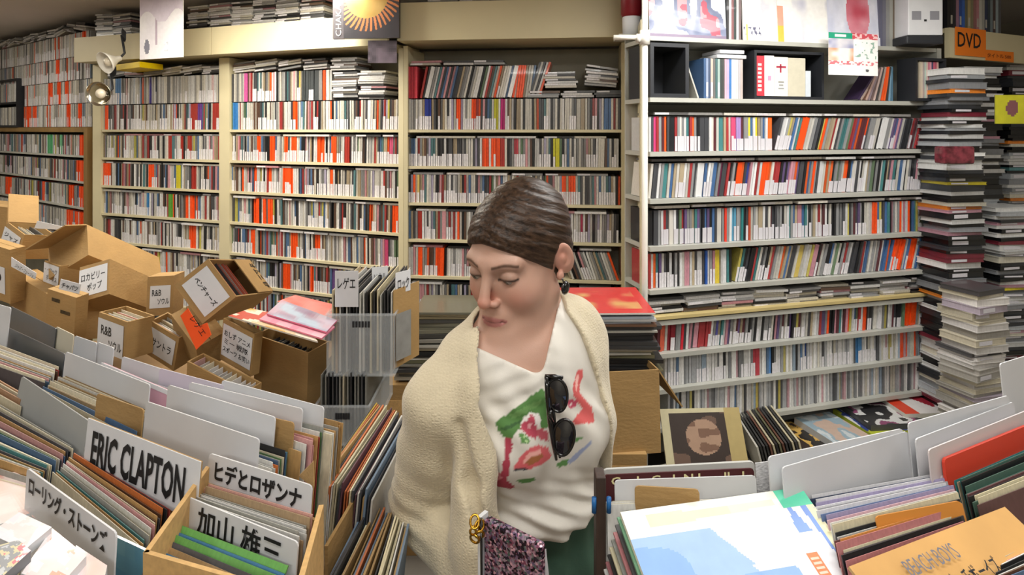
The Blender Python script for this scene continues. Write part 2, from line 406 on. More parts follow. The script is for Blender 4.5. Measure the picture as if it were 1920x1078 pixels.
# fascia boxes above the bookcases, discs stacked on top of them
def fascia(w, u0, u1, z0, z1, label, front=.1):
    t = thing('shelf_fascia', w.pt((w.s(u0) + w.s(u1)) / 2, front, z0), label, 'panel')
    a = w.s(u0); b = w.s(u1)
    MB().box(w.pt(a, front, z0), w.t * (b - a), -w.n * .015, UP * (z1 - z0)).build('front_panel', mHead, t)
    MB().box(w.pt(a, front - .016, z1 - .016), w.t * (b - a), -w.n * (front + .18), UP * .015).build('top_board', mHead, t)
    MB().box(w.pt(a, front - .016, z0 + .001), w.t * (b - a), -w.n * (front + .18), UP * .012).build('bottom_board', mBeige, t)
fascia(WA, 172, 425, 2.085, 2.225, 'cream fascia box over the left beige bookcase, clip lamp hanging before it')
fascia(WA, 426, 748, 2.085, 2.225, 'brightly lit cream fascia box left of the black sun picture')
fascia(WC, 757, 1172, 2.10, 2.27, 'long plain beige fascia box above the bookcase behind the woman')
for z in (2.226,): flats(WA, 176, 255, z, 14, mess=.04); flats(WA, 350, 622, z, 14, mess=.02)
flats(WC, 800, 1150, 2.275, 3, pal='flat')

# ---------------------------------------------------------------- far left shelves
t = thing('bookcase', WL.pt(1, 0, 0), 'dark wood framed wall shelves of compact discs in the far left corner', 'bookcase')
MB().box(WL.pt(0, -.18, 0), WL.t * WL.len, -WL.n * .01, UP * 2.4).build('back_panel', mGrayB, t)
board(WL, -90, 162, 1.715, .03, .01, .18, 'top_rail', mWood, t)
post(WL, 161, 168, 0, 1.715, .012, .19, 'side_panel', mWood, t)
for k in range(1, 6): board(WL, -90, 161, 1.70 - .158 * k, .012, 0, .18, 'shelf_board', mWhite, t)
for k in range(1, 6):
    row(WL, -80, 160, 1.70 - .158 * k, .126, 'wall' if k < 4 else 'pale', strip_p=.4, acc=[O(143, 152)] + {1: [(85, 95, 'g', '5fae7a'), (106, 112, 'g', '6fb287')], 2: [O(140, 150)], 3: [O(6, 18), O(73, 80), O(124, 134), O(143, 150)], 4: [O(120, 132), O(136, 142)]}.get(k, []))
for k in range(4):
    z = 1.717 + k * .146
    row(WL, 42 if k < 2 else -80, 167, z, .143, 'pale', strip_p=.75, acc={0: [O(45, 54), O(56, 64), O(120, 128), O(140, 148)], 1: [O(86, 94), O(103, 110), O(116, 124)], 2: [O(100, 106)], 3: [O(148, 156)]}.get(k, []))
flats(WL, -80, 160, 1.717 + 4 * .146, 5, mess=.16)
t = thing('small_rack', WL.pt(WL.s(10), .05, 1.72), 'black framed two tier disc rack at the left edge of the picture', 'rack')
a, b = WL.s(-70), WL.s(38)
for z in (1.717, 1.885, 2.05): MB().box(WL.pt(a, .02, z), WL.t * (b - a), -WL.n * .16, UP * .012).build('shelf_board', mDark, t)
for s_ in (a, b - .014): MB().box(WL.pt(s_, .02, 1.7295), WL.t * .014, -WL.n * .16, UP * .32).build('side_panel', mDark, t)
row(WL, -62, 33, 1.731, .13, 'pale', strip_p=.1, setback=-.005); row(WL, -62, 33, 1.899, .13, 'pale', strip_p=.1, setback=-.005)

# ---------------------------------------------------------------- white rack on the right
WR = Wall(1203, 2.10, 1760, 2.44)
zr = [2.035, 1.815, 1.62, 1.45, 1.28, 1.125, 1.012, .893, .765, .627]
t = thing('white_rack', WR.pt(WR.len / 2, 0, 0), 'tall white metal rack of compact discs right of the woman', 'rack')
for z in zr: board(WR, 1216, 1750, z, .016, .012, .19, 'shelf_board', mWhite, t)
post(WR, 1750, 1758, .42, 2.035, .016, .19, 'upright', mWhite, t)
MB().box(WR.pt(WR.s(1216), -.19, .42), WR.t * (WR.s(1750) - WR.s(1216)), -WR.n * .006, UP * (2.36 - .42)).build('back_panel', mWhite, t)
board(WR, 1216, 1750, 1.0295, .011, .018, .17, 'yellowed_shelf_liner', M('yellowed_board', 'c9b57c', .6, var=.1), t)
p = P(1209, 100, 2.07)
t = thing('pipe_post', (p.x, p.y, 0), 'white round steel post with clamp at the left end of the white rack', 'post')
MB().tube([(p.x, p.y, 0), (p.x, p.y, CEIL)], .0105, 16).build('pipe', mPole, t, True)
MB().tube([(p.x, p.y, 2.0), (p.x, p.y, 2.05)], .018, 16).build('clamp', mPole, t, True)
MB().tube([(p.x - .11, p.y - .0, 2.025), (p.x - .0, p.y, 2.025)], .009, 12).build('cross_pipe', mPole, t, True)
MB().tube([(p.x - .03, p.y - .0, 2.022), (p.x - .018, p.y, 2.022)], .016, 12).build('collar', mPole, t, True)
pb = P(1178, 300, 2.62)
t = thing('side_cladding', (pb.x, 2.4, 0), 'beige metal cladding panel with screws between the bookcase and white rack', 'panel')
ca, cb = P(1187, HZ, 2.60), P(1201, HZ, 2.13); ca.z = cb.z = 0; cv = cb - ca; cn_ = Vector((cv.y, -cv.x, 0)).normalized(); cn_ = cn_ if cn_.x > 0 else -cn_
MB().box(ca, cv, cn_ * .012, UP * 2.1).build('panel', mBeige, t)
for z in (1.3, 1.5, 1.7, 1.9): q = ca + cv * .5 + UP * z; MB().tube([q - cn_ * .004, q], .006, 8).build('screw', mChrome, t)

I = lambda nm: (f'on the {nm}', f'compact discs upright on the {nm}')
row(WR, 1218, 1453, zr[2], .127, 'rack', ind=I('top packed shelf of white rack'), strip_p=.35, acc=[(1224, 1229, 'pink', 'd8447c'), (1373, 1380, 'pink', 'd45078'), (1384, 1392, 'lilac', 'a98fc8'), (1405, 1411, 'yellow', 'e0d848'), (1420, 1424, 'yellow', 'e0d030'), (1443, 1452, 'orange', 'f26a2a')])
row(WR, 1456, 1748, zr[2], .130, 'rack', lean=.27, ind=I('leaning half of top packed shelf'), strip_p=.35, acc=[O(1497, 1502), O(1520, 1525), O(1537, 1542), O(1615, 1622)])
row(WR, 1218, 1748, zr[3], .127, 'rack', ind=I('second packed shelf of white rack'), lean=.10, strip_p=.55, acc=[(1344, 1350, 'maroon', '5f2440'), O(1380, 1386), (1396, 1403, 'navy', '2f3f86'), O(1425, 1436), (1446, 1458, 'red', 'a8383a'), O(1520, 1526), O(1583, 1590)])
row(WR, 1218, 1748, zr[4], .127, 'rack', ind=I('third packed shelf of white rack'), strip_p=.5, acc=[(1360, 1364, 'red', 'e04030'), (1374, 1381, 'blue', '5a9ab8'), (1391, 1397, 'teal', '2f7f80'), (1404, 1411, 'red', 'b04a30'), O(1640, 1646), O(1690, 1694), O(1703, 1708)])
row(WR, 1218, 1380, zr[5], .125, 'rack', strip_p=.55, acc=[(1322, 1329, 'b', '2f5aa8'), (1342, 1348, 'y', 'd8c040')])
row(WR, 1382, 1748, zr[5], .128, 'rack', lean=.22, strip_p=.3, acc=[(1490, 1500, 'y', 'cdb660'), O(1670, 1690), O(1703, 1715)])
flats(WR, 1218, 1746, zr[6] + .002, 7, pal='flat', mess=.05)
row(WR, 1234, 1748, zr[7], .106, 'rack', lean=.06, strip_p=.5, acc=[(1236, 1246, 'r', 'd06048'), (1252, 1262, 'r', '8a2430'), (1274, 1282, 'r', 'd02a3a'), (1310, 1330, 'r', 'a83c40'), (1341, 1347, 'v', '5a58a0'), O(1552, 1558), O(1590, 1597), O(1620, 1628), O(1697, 1720)])
row(WR, 1250, 1748, zr[8], .112, 'bright', strip_p=.6, acc=[(1412, 1420, 'r', 'b8404c'), (1442, 1450, 'b', '5f8fc8'), (1512, 1516, 'b', '2f5090'), (1608, 1618, 'b', '4a7fb0'), O(1690, 1697), O(1700, 1704), O(1717, 1722), O(1732, 1738)])
row(WR, 1256, 1748, zr[9], .122, 'bright', strip_p=.02, acc=[(1420, 1426, 'y', 'c9b45a'), (1458, 1466, 'y', 'b8a850')])
for k in (2, 3, 4, 5): flats(WR, 1225, 1745, zr[k] + .1335, 1, pal='pale', jit=.03)
tag(STF.build('compact_discs', mCaseA), 'thousands of compact discs packed upright and in flat piles on all the shelves', 'compact discs', kind='stuff')
# ---------------------------------------------------------------- record sleeves
def sleeve_mesh():
    mb = MB(); h = .31
    mb.bbox(-.5, -.5, 0, .5, .5, h, mi=0)
    me = mb.mesh('record_sleeve', [mSleeve, mPaper])
    bm = bmesh.new(); bm.from_mesh(me)
    bmesh.ops.bevel(bm, geom=[e for e in bm.edges if abs(e.verts[0].co.z - e.verts[1].co.z) < .01 and e.verts[0].co.z > .1 and abs(e.verts[0].co.x - e.verts[1].co.x) > .5], offset=.25, segments=1, affect='EDGES')
    bm.to_mesh(me); bm.free()
    # white inner liner peeking out along the open top
    bm = bmesh.new(); bm.from_mesh(me); r = bmesh.ops.create_cube(bm, size=1)
    for v in r['verts']: v.co = Vector((v.co.x * .96, v.co.y * .3, h - .0065 + v.co.z * .012))
    for f in bm.faces:
        if all(v in r['verts'] for v in f.verts): f.material_index = 1
    bm.to_mesh(me); bm.free(); return me
SLM = sleeve_mesh(); N_LP = [0]; LPS = MB()
LPP = [('cream', 'd9cfb4', 13), ('white', 'dad9d4', 10), ('grey', '9c9b95', 5), ('dark grey', '55555a', 4), ('black', '2a2a2c', 4), ('tan', 'b9935f', 4), ('brown', '6d4a35', 1.6), ('orange', 'c9713a', 1),
       ('red', '9c4038', 1.2), ('blue', '4f6f94', 2.2), ('teal', '4b7c7c', 2), ('pink', 'cf9a98', 2), ('green', '5f7f56', 1.2), ('yellow', 'c9b860', 1)]
def lpick(rnd, pal):
    L = pal or LPP; r = rnd.random() * sum(x[2] for x in L)
    for x in L:
        r -= x[2]
        if r <= 0: break
    j = rnd.uniform(.88, 1.08); return x[0], tuple(min(1, c * j) for c in hx(x[1]))
def put_lp(L, R, th, lean_v, name, col, label, group, h=.31):
    """L,R top corners (world); lean_v = unit vector from bottom to top"""
    x = (R - L); w = x.length; x = x / w; z = (lean_v - x * lean_v.dot(x)).normalized(); y = z.cross(x)
    o = (L + R) / 2 - z * h
    N_LP[0] += 1
    if N_LP[0] > 300:
        LPS.box(L - z * h - y * th / 2, x * w, y * th, z * h, lin(col)); return None
    ob = link('record_sleeve', SLM, None, frame(o, x * w, y * th, z * (h / .31)), col)
    return tag(ob, label, 'record', group)
def sleeves(a, b, drop, n, where, pal=None, lean=.12, th=.0048, jz=.006, jx=.006, base=.88, seed=0, dropb=None, zb=None):
    """a=((uL,vL),(uR,vR)) back sleeve top edge, b = front one; n sleeves between"""
    rnd = random.Random(seed * 31 + n)
    A = [D(*p, drop) for p in a]; B = [D(*p, dropb or drop) for p in b]
    nb = ((B[0] + B[1]) - (A[0] + A[1])).normalized(); nb.z = 0
    lean0 = lean; xx = (A[1] - A[0]).normalized(); sp = min(abs(UP.cross(xx).dot(B[i] - A[i])) for i in (0, 1)) / n; th = min(th, max(.0012, sp * .62))
    for k in range(n):
        t = (k + .5) / n
        L = A[0].lerp(B[0], t); R = A[1].lerp(B[1], t)
        x = (R - L).normalized(); sh = rnd.uniform(-jx, jx); dz = rnd.uniform(-jz, jz)
        L = L + x * sh + UP * dz; R = R + x * sh + UP * dz
        y = UP.cross(x).normalized()
        lv = (UP + y * (lean + rnd.uniform(-.002, .002))).normalized()
        nm, col = lpick(rnd, pal)
        put_lp(L, R, th * rnd.uniform(.7, 1.25), lv, nm, col, f"{nm} sleeve, {ORD(k + 1)} from back {where}", f"record sleeves {where}", h=min(.31, (CZ - drop) - base + .0) if False else .31)
def divider(TL, TR, drop, name, label, m=None, h=.34, th=.002, lean=.10, cat='divider', text=None, tm=None, tp=(.06, .12, .88, .13), bold=.03, group=None, band=None, notch=True):
    L = D(*TL, drop); R = D(*TR, drop); x = (R - L); w = x.length; x.normalize()
    y = UP.cross(x).normalized(); z = (UP + y * lean); z = (z - x * z.dot(x)).normalized()
    mw = frame(R.lerp(L, .5) - z * h, x, z.cross(x), z)
    t = thing(name, mw, label, cat, group)
    mb = MB(); n = z.cross(x)
    # card outline with clipped top corners
    c = .005 if notch else .001
    o = L - z * h
    pr = [(0, 0), (w, 0), (w, h - c), (w - c * .3, h - c * .3), (w - c, h), (c, h), (c * .3, h - c * .3), (0, h - c)]
    vs = [o + x * a + z * b - n * (th / 2) for a, b in pr] + [o + x * a + z * b + n * (th / 2) for a, b in pr]
    k = len(pr); fs = [tuple(range(k)), tuple(range(k, 2 * k))[::-1]] + [(i + k, (i + 1) % k + k, (i + 1) % k, i) for i in range(k)]
    mb.add(vs, fs); mb.build('card', m or mDiv, t)
    fo = -n * (th / 2 + .0005)     # the face looking at the viewer
    if n.dot(Vector((0, -1, 0))) > 0: fo = n * (th / 2 + .0005)
    if band:
        MB().box(L - z * band[0] + fo * .6, x * w, fo * .8, -z * (band[1] - band[0]), (1, 1, 1)).build('paper_band', mPaper, t); fo = fo * 1.9
    if text:
        tx, ty, tw, thh = tp
        letter(text, L + x * (w * tx) - z * (ty + thh - .0) + fo, x, z, w * tw, thh, tm or mInk, t, bold)
    return t
mGreyDiv = M('grey_divider_plastic', '4b4f53', .35, var=.08, vscale=10, coat=.2)
mPinkTop = M('pink_card', 'c9476c', .5)

# ---- left table
sleeves(((-70, 716), (138, 838)), ((-170, 850), (55, 910)), .50, 26, 'in the block at the left picture edge', seed=1)
sleeves(((150, 850), (318, 950)), ((100, 884), (262, 1022)), .50, 15, 'between the two large lettered dividers', seed=2, jz=.004)
sleeves(((84, 728), (262, 812)), ((72, 731), (240, 828)), .50, 4, 'behind the lettered divider in front of brown card', seed=3)
sleeves(((124, 704), (284, 771)), ((88, 724), (262, 800)), .50, 12, 'between wide white divider and brown card piece', seed=4, pal=[('cream', 'd6ccb2', 5), ('white', 'd6d4cc', 3), ('tan', 'a88c64', 2), ('grey', '96948c', 1)])
sleeves(((-110, 606), (112, 688)), ((-120, 650), (84, 722)), .50, 14, 'at left edge below the dark grey dividers', seed=5)
sleeves(((-60, 678), (50, 742)), ((-90, 690), (36, 760)), .50, 4, 'left of the tall grey divider', pal=[('tan', 'b58a68', 3), ('cream', 'd0c4a8', 2)], seed=6)
divider((-110, 540), (21, 577), .42, 'record_divider', 'plain white divider at left picture edge above the records')
divider((21, 574), (106, 616), .472, 'record_divider', 'upper dark grey divider below the cardboard boxes', mGreyDiv)
divider((106, 612), (139, 628), .47, 'record_divider', 'narrow cream divider right of the upper dark grey divider', M('cream_card', 'cfc7b2', .6))
divider((141, 629), (182, 643), .468, 'record_divider', 'small white divider below the plain boxes, left one of two')
divider((183, 641), (214, 652), .468, 'record_divider', 'small white divider touching the lower soul box')
divider((14, 613), (122, 663), .475, 'record_divider', 'lower dark grey divider left of the wide white divider', mGreyDiv)
divider((124, 659), (282, 721), .456, 'record_divider', 'wide blank white divider behind the brown card piece')
divider((192, 679), (316, 731), .475, 'record_divider', 'pink topped divider with small black letters', M('pink_tint_card', 'cf9fb0', .6), band=(.0, .008), text='Gt', tp=(.80, .035, .1, .02))
divider((316, 721), (517, 782), .452, 'record_divider', 'large blank white divider in the middle of the left table')
divider((430, 765), (552, 792), .462, 'cardboard_piece', 'stained brown card sticking up behind the large blank divider', mCard, cat='card', h=.3)
divider((356, 716), (568, 766), .464, 'record_divider', 'long white divider just behind the large blank one')
divider((417, 712), (608, 763), .470, 'record_divider', 'rearmost white divider beside the clear plastic crates')
divider((300, 690), (420, 722), .478, 'record_divider', 'white divider with lilac tape at its top', M('lilac_tint', 'c7c2cf', .5))
divider((230, 668), (330, 700), .485, 'record_divider', 'pale rear divider under the soundtrack box')
divider((275, 752), (487, 823), .44, 'record_divider', 'white divider with small blue handwriting', text='ΠEWVIΛIIMVUIIΣ', tm=mBlueInk, tp=(.05, .072, .62, .014), bold=.0)
divider((183, 737), (270, 767), .464, 'cardboard_piece', 'torn brown card piece standing behind the big lettered divider', mCard, cat='card', h=.3)
divider((42, 705), (170, 791), .462, 'record_divider', 'tall grey divider left of the big black lettered one', M('mid_grey_divider', 'a3a5a4', .4, var=.05), lean=.2)
divider((168, 783), (379, 865), .44, 'record_divider', 'brown divider with white strip and heavy black capital letters', mCard, band=(.0, .075), text='ERIC CLAPTON', tp=(.07, .013, .83, .050), bold=.028, notch=False)
divider((52, 877), (219, 998), .452, 'record_divider', 'white divider with black katakana at the lower left', text='ローリング・ストーンズ', tp=(.05, .005, .88, .024), bold=.03, lean=.05)
sleeves(((335, 783), (538, 843)), ((300, 812), (504, 886)), .50, 13, 'between the two large white dividers', seed=7)
sleeves(((400, 758), (612, 806)), ((365, 778), (562, 848)), .50, 12, 'before the rearmost white divider', seed=8)
sleeves(((450, 742), (640, 788)), ((425, 758), (618, 812)), .50, 9, 'in the row nearest the clear plastic crates', seed=9)
sleeves(((240, 700), (420, 748)), ((225, 712), (400, 762)), .50, 4, 'right of the pink topped divider', seed=10, pal=[('white', 'd5d3d4', 5), ('pink', 'd0a0ac', 1)])
# carton in front with two lettered dividers
tbox = thing('record_carton', D(384, 872, .47), 'open cardboard carton of records, nearest on the left table', 'box')
bl, fl = D(386, 874, .47), D(268, 1036, .47); br, fr = D(607, 946, .47), D(560, 1120, .47)
def wallpanel(a, b, hgt, th, name, m, parent, inward):
    x = b - a; n = UP.cross(x).normalized() * th * inward
    MB().box(a - UP * hgt, x, n, UP * hgt).build(name, m, parent)
wallpanel(bl, fl, .30, .006, 'side_panel', mCardEdge, tbox, 1)
wallpanel(br, fr, .30, .006, 'side_panel', mCardEdge, tbox, -1)
wallpanel(fl, fr, .30, .005, 'front_panel', mCardEdge, tbox, 1)
wallpanel(bl + UP * -.02, br + UP * -.02, .28, .004, 'back_panel', mCardIn, tbox, -1)
fa, fb, fc = D(560, 893, .49), D(588, 915, .47), D(587, 866, .45)
MB().add([fa, fb, fc, fa + Vector((0, .004, 0)), fb + Vector((0, .004, 0)), fc + Vector((0, .004, 0))], [(0, 1, 2), (5, 4, 3), (0, 3, 4, 1), (1, 4, 5, 2), (2, 5, 3, 0)]).build('torn_flap', mCard, tbox)
JP = [('green', '3f8a4e', 3), ('blue', '4a7fa6', 4), ('teal', '3f7f86', 3), ('dark blue', '2d4f86', 3), ('dark grey', '56565a', 2), ('tan', 'a98a62', 1), ('bright green', '6fae5a', 2)]
sleeves(((388, 905), (582, 962)), ((362, 942), (560, 1012)), .485, 10, 'between the two katakana and kanji dividers', pal=[('cream', 'd5c8b0', 3), ('rose', 'c99c90', 3), ('grey', 'a9a8a0', 3), ('tan', 'b59a78', 2), ('white', 'd9d8d4', 3)], seed=11)
divider((393, 849), (586, 910), .452, 'record_divider', 'white divider with black katakana, rear one in the front carton', text='ヒデとロザンナ', tp=(.08, .006, .84, .027), bold=.035)
divider((353, 931), (560, 1016), .475, 'record_divider', 'white divider with black kanji, front one in the front carton', text='加山 雄三', tp=(.12, .004, .76, .034), bold=.018)
sleeves(((340, 985), (545, 1062)), ((272, 1062), (470, 1160)), .50, 9, 'before the kanji divider', pal=JP, seed=12, jz=.004, lean=.75, th=.004)
lpb = art('picture_sleeve', D(216, 1006, .50) - UP * .30, D(395, 1090, .5) - D(216, 1006, .5), UP, .30, .30, lambda s, t: mix('3f7fa8', '7fb0b4', vn(s * 5, t * 5) + .2 * t), 16, 16)
tag(lpb, 'blue green picture sleeve facing front before the carton', 'record')
# low discs at lower left corner
def flat_item(name, c1, c2, c3, c4, drop, th, fn, label, cat, group=None, edge='cfd2d6'):
    """thin object lying flat: c1 far-left, c2 near-left..., pixel corners at drop; th thickness"""
    return quad_art(name, [D(*c, drop) for c in (c1, c2, c3, c4)], th, fn, label, cat, group, edge)
def quad_art(name, Q, th, fn, label, cat, group=None, edge='cfd2d6', n=18):
    # Q: far left, far right, near right, near left (top face seen from above)
    A, B, C, E = Q; nd = (B - A).cross(E - A).normalized()
    if nd.z > 0: nd = -nd
    mb = MB(); g = lambda s, t: A.lerp(B, s).lerp(E.lerp(C, s), t)
    for i in range(n):
        for j in range(n):
            mb.add([g(i / n, j / n), g(i / n, (j + 1) / n), g((i + 1) / n, (j + 1) / n), g((i + 1) / n, j / n)], [(0, 1, 2, 3)], lin(fn((i + .5) / n, 1 - (j + .5) / n)))
    k = nd * th; V = [A, B, C, E, A + k, B + k, C + k, E + k]
    mb.add(V, [(4, 5, 6, 7), (0, 1, 5, 4), (1, 2, 6, 5), (2, 3, 7, 6), (3, 0, 4, 7)], lin(edge))
    return tag(mb.build(name, mPrint), label, cat, group)
pinkish = lambda s, t: mix(mix('f0e6e2', 'e8b3a0', vn(s * 3, t * 3, 3) * 1.3 - .3), 'd08070', max(0, vn(s * 4, t * 4, 9) - .62) * 2)
flat_item('picture_sleeve', (-30, 895), (30, 884), (108, 943), (-20, 990), .505, .004, pinkish, 'pale pink flat sleeve left of the katakana divider', 'record')
flat_item('picture_sleeve', (48, 912), (112, 948), (90, 985), (60, 968), .505, .004, lambda s, t: mix('dcb0a4', 'b87878', vn(s * 4, t * 4)), 'dusty pink sleeve strip beside the katakana divider', 'record')
flat_item('disc_case', (-20, 1000), (36, 960), (97, 988), (46, 1030), .455, .010, blobs(['e9e0e8', 'efe6ea', 'ecdcdc', 'e9e3e6'], 2, 4), 'upper disc case with pink tint lying at the lower left corner', 'disc case')
flat_item('disc_case', (-30, 1030), (34, 1012), (58, 1032), (0, 1085), .45, .012, blobs(['c9ccd0', '9a9ca0', 'd8cfa8', 'e0808a', 'e6e6e8'], 3, 6), 'grey and yellow disc case at the very bottom left corner', 'disc case', edge='6a6c70')
flat_item('disc_case', (98, 990), (162, 1042), (110, 1100), (40, 1075), .462, .010, blobs(['f0e8ea', 'ecd9d8', 'e6a893', 'f1ecec'], 2, 6), 'disc case with orange print at the bottom left', 'disc case')
flat_item('disc_case', (143, 1022), (201, 1060), (190, 1110), (110, 1096), .472, .012, lambda s, t: mix('e9e0e6', 'e6b8a8', vn(s * 3, t * 3)), 'pinkish disc case lying right before the katakana divider', 'disc case')
# ---- right table
sleeves(((1140, 934), (1432, 930)), ((1140, 948), (1455, 936)), .50, 5, 'behind the big blue and white sleeve', seed=20, pal=[('cream', 'd9d0b4', 4), ('green', '7fa086', 1), ('white', 'dad9d4', 3)])
bigL = D(1163, 960, .49); bigR = D(1502, 913, .49); bx = (bigR - bigL); bw = bx.length; bx.normalize()
nb = UP.cross(bx).normalized(); bz = (UP * .36 + nb * .93).normalized(); bz = (bz - bx * bz.dot(bx)).normalized()
def bigart(s, t):
    u, v = s, (1 - t) / .52
    if s > .83 and v < .16: return '62d3b0'
    if v < .055 + .02 * s: return 'f4f3e6'
    if v < .17 - .06 * s and .12 < s < .8: return 'e6e7c4' if s < .55 else 'efead0'
    if .83 < s < .91 and .16 < v < .36 and abs(s - .865) < .01 + (v - .16) * .15: return '86a6e8'
    if s > .955 and v > .13: return 'e9e6c0'
    if .92 + (v - .1) * .06 < s < .955 and v > .12: return '7f9fe4'
    if .80 < s < .86 and .52 < v < .86: return 'f08a5c' if (int(v * 60) % 2 or abs(s - .83) > .018) else 'f6d2c0'
    if v > .22 and s < .40 + (v - .22) * .42 - .02 * (v > .55): return '8db2f2' if vn(s * 3, v * 4, 2) < .7 else 'a4c2f5'
    if v > .60 and s < .74 - .1 * abs(v - .8): return '93b6f2'
    return mix('eff0f4', 'e6e8ee', vn(s * 6, t * 6))
o = bigL - bz * .30
big = art('large_picture_sleeve', o, bx, bz, bw, .30, bigart, 120, 110, .006, edge='e9e4d0')
tag(big, 'big pale blue and white picture sleeve with mint green corner tag', 'record')
# sleeves packed under and left of it, seen by their left ends
for k in range(9):
    nm, col = [('green', '6f9c7c'), ('dark grey', '4e4c4c'), ('pink', 'b5787a'), ('grey', '8d8f88'), ('cream', 'cfc7a8'), ('black', '2c2b2b'), ('rose', '9c6468'), ('white', 'c9c8c4'), ('black', '222224')][k]
    off = bz.cross(bx) * (.010 + .008 * k); L = bigL + off - bx * (.003 + .0015 * k) - UP * .004 * k; R = bigR + off - bx * .01 - UP * .004 * k
    if off.y < 0: L = bigL - off - bx * (.003 + .0015 * k) - UP * .012 * k; R = bigR - off - bx * .01 - UP * .012 * k
    put_lp(L, R, .0055, bz, nm, col, f"{nm} record sleeve, {ORD(k + 1)} under the big blue and white sleeve", None, h=.30)
divider((1131, 890), (1413, 877), .486, 'picture_sleeve', 'dark red sleeve with cream letters behind the grey divider', M('dark_red_card', '4a1c1e', .45), cat='record', band=None, text='C    I   C   I  N I      II   I', tm=M('cream_ink', 'd9cf9a', .6), tp=(.05, .003, .88, .011), bold=.02, lean=.08)
divider((1131, 879), (1413, 864), .492, 'picture_sleeve', 'pale sleeve edge just behind the dark red sleeve', M('pale_card', 'b9b9b4', .5), cat='record', th=.005)
divider((1152, 900), (1417, 891), .481, 'record_divider', 'grey white divider behind the brown card strip')
divider((1190, 910), (1311, 917), .477, 'cardboard_piece', 'brown card strip standing behind the big blue and white sleeve', mCard, cat='card', h=.3)
_s = P(1118, 896, .775)
_t = thing('wooden_slat', _s, 'dark brown upright board at the left end of the right record row', 'board')
me = MB().bbox(_s.x, .775, .88, _s.x + .013, .80, _s.z).mesh('board', M('dark_brown_wood', '3a2a22', .6, var=.3, vscale=20, stretch=(6, 6, 1))); link('board', bevel(me, .0015), _t, Matrix.Identity(4))
for _d in (-.006, .0135): MB().tube([(_s.x + _d + .003, .774, _s.z - .025), (_s.x + _d + .003, .774, _s.z - .045)], .0032, 8).build('blue_clip', M('blue_plastic', '1f5f9c', .3), _t, True)
divider((1416, 868), (1466, 862), .47, 'newsprint_sheet', 'newsprint sheet between the two right hand record rows', M('newsprint', 'b9b9bb', .7, var=.5, vscale=180, stretch=(1, 1, 4)), cat='paper', notch=False)
divider((1440, 856), (1692, 803), .45, 'record_divider', 'cream divider behind the large white one on the right')
divider((1466, 876), (1701, 808), .455, 'record_divider', 'large blank white divider behind the blue edged sleeves')
BL = [('lilac', '9c94b4', 4), ('blue', '6f86b0', 4), ('white', 'd9d8dc', 5), ('grey', 'a4a4a8', 4), ('pink', 'c9a4ac', 2), ('navy', '3a4660', 1)]
RT = [('white', 'd4d2cc', 5), ('green', '4d6f62', 2), ('dark grey', '45474a', 3), ('black', '1f2224', 2), ('rose', 'b57878', 2), ('brown', '6b4a4a', 2), ('cream', 'cfc6a8', 3), ('tan', 'c98a48', 1)]
sleeves(((1512, 924), (1758, 884)), ((1548, 978), (1786, 918)), .50, 11, 'blue edged ones before the large blank divider', pal=BL, seed=21, jz=.004, lean=.3)
sleeves(((1552, 984), (1790, 924)), ((1586, 1050), (1806, 975)), .50, 12, 'between blue edged ones and the tan paper bag', pal=RT, seed=22, jz=.005, lean=.3)
divider((1640, 968), (1800, 938), .488, 'picture_sleeve', 'orange and plum sleeve leaning above its neighbours', M('orange_card', 'd08a3c', .5), cat='record', lean=.35)
divider((1702, 793), (1890, 741), .44, 'record_divider', 'cream divider with tiny print at the right', text='ΛMЖIΛY', tm=mGreyInk, tp=(.05, .03, .2, .01), bold=0)
divider((1716, 823), (1900, 753), .452, 'record_divider', 'second grey white divider at the right')
divider((1740, 843), (1935, 765), .457, 'record_divider', 'third pinkish white divider at the right', M('pinkish_divider', 'd0c6c6', .45))
divider((1768, 860), (1925, 796), .472, 'picture_sleeve', 'bright red edged sleeve at the right', M('red_card', 'd8442e', .5), cat='record', th=.004)
divider((1874, 682), (2010, 640), .40, 'record_divider', 'tall white divider at the right picture edge')
sleeves(((1772, 868), (1975, 780)), ((1806, 912), (2010, 826)), .50, 11, 'teal and white ones below the red edged sleeve', seed=23, pal=RT + [('teal', '3f8a8a', 3), ('red', 'b04038', 1)], lean=.25)
sleeves(((1808, 914), (2010, 830)), ((1838, 948), (2040, 870)), .50, 8, 'at the right edge above the tan bag', seed=24, pal=RT, lean=.25)
sleeves(((1890, 700), (2040, 640)), ((1905, 740), (2070, 668)), .46, 9, 'beside the tall divider at the right edge', seed=25, pal=[('olive', '8a8448', 3), ('cream', 'c9c6b0', 3), ('grey', '9a9c94', 3)])
sleeves(((1900, 1012), (2100, 900)), ((1850, 1110), (2080, 1020)), .50, 10, 'in the bottom right corner', seed=26, lean=.2)
# tan paper bag with lettering
L = D(1592, 1062, .485); R = D(1884, 950, .485); x = (R - L); w = x.length; x.normalize(); nb = UP.cross(x).normalized()
z = (UP * .45 + nb * .9).normalized(); z = (z - x * z.dot(x)).normalized(); o = L - z * .22
bag = thing('paper_bag', frame(o, x, z.cross(x), z), 'tan paper record bag with handwritten English and katakana at lower right', 'bag')
mTan = M('tan_kraft', 'cf9f5c', .6, var=.1, vscale=12, bump=.15, bscale=14)
MB().box(o, x * w, z.cross(x) * .004, z * .22).build('bag', mTan, bag)
fo = x.cross(z) * .001
if fo.y > 0: fo = -fo
letter('BEACH BOYS', L + x * w * .22 - z * .030 + fo * 5, x, z, w * .30, .016, mGreyInk, bag, 0)
letter('ビーチボーイズ', L + x * w * .36 - z * .056 + fo * 5, x, z, w * .30, .018, mInk, bag, .01)

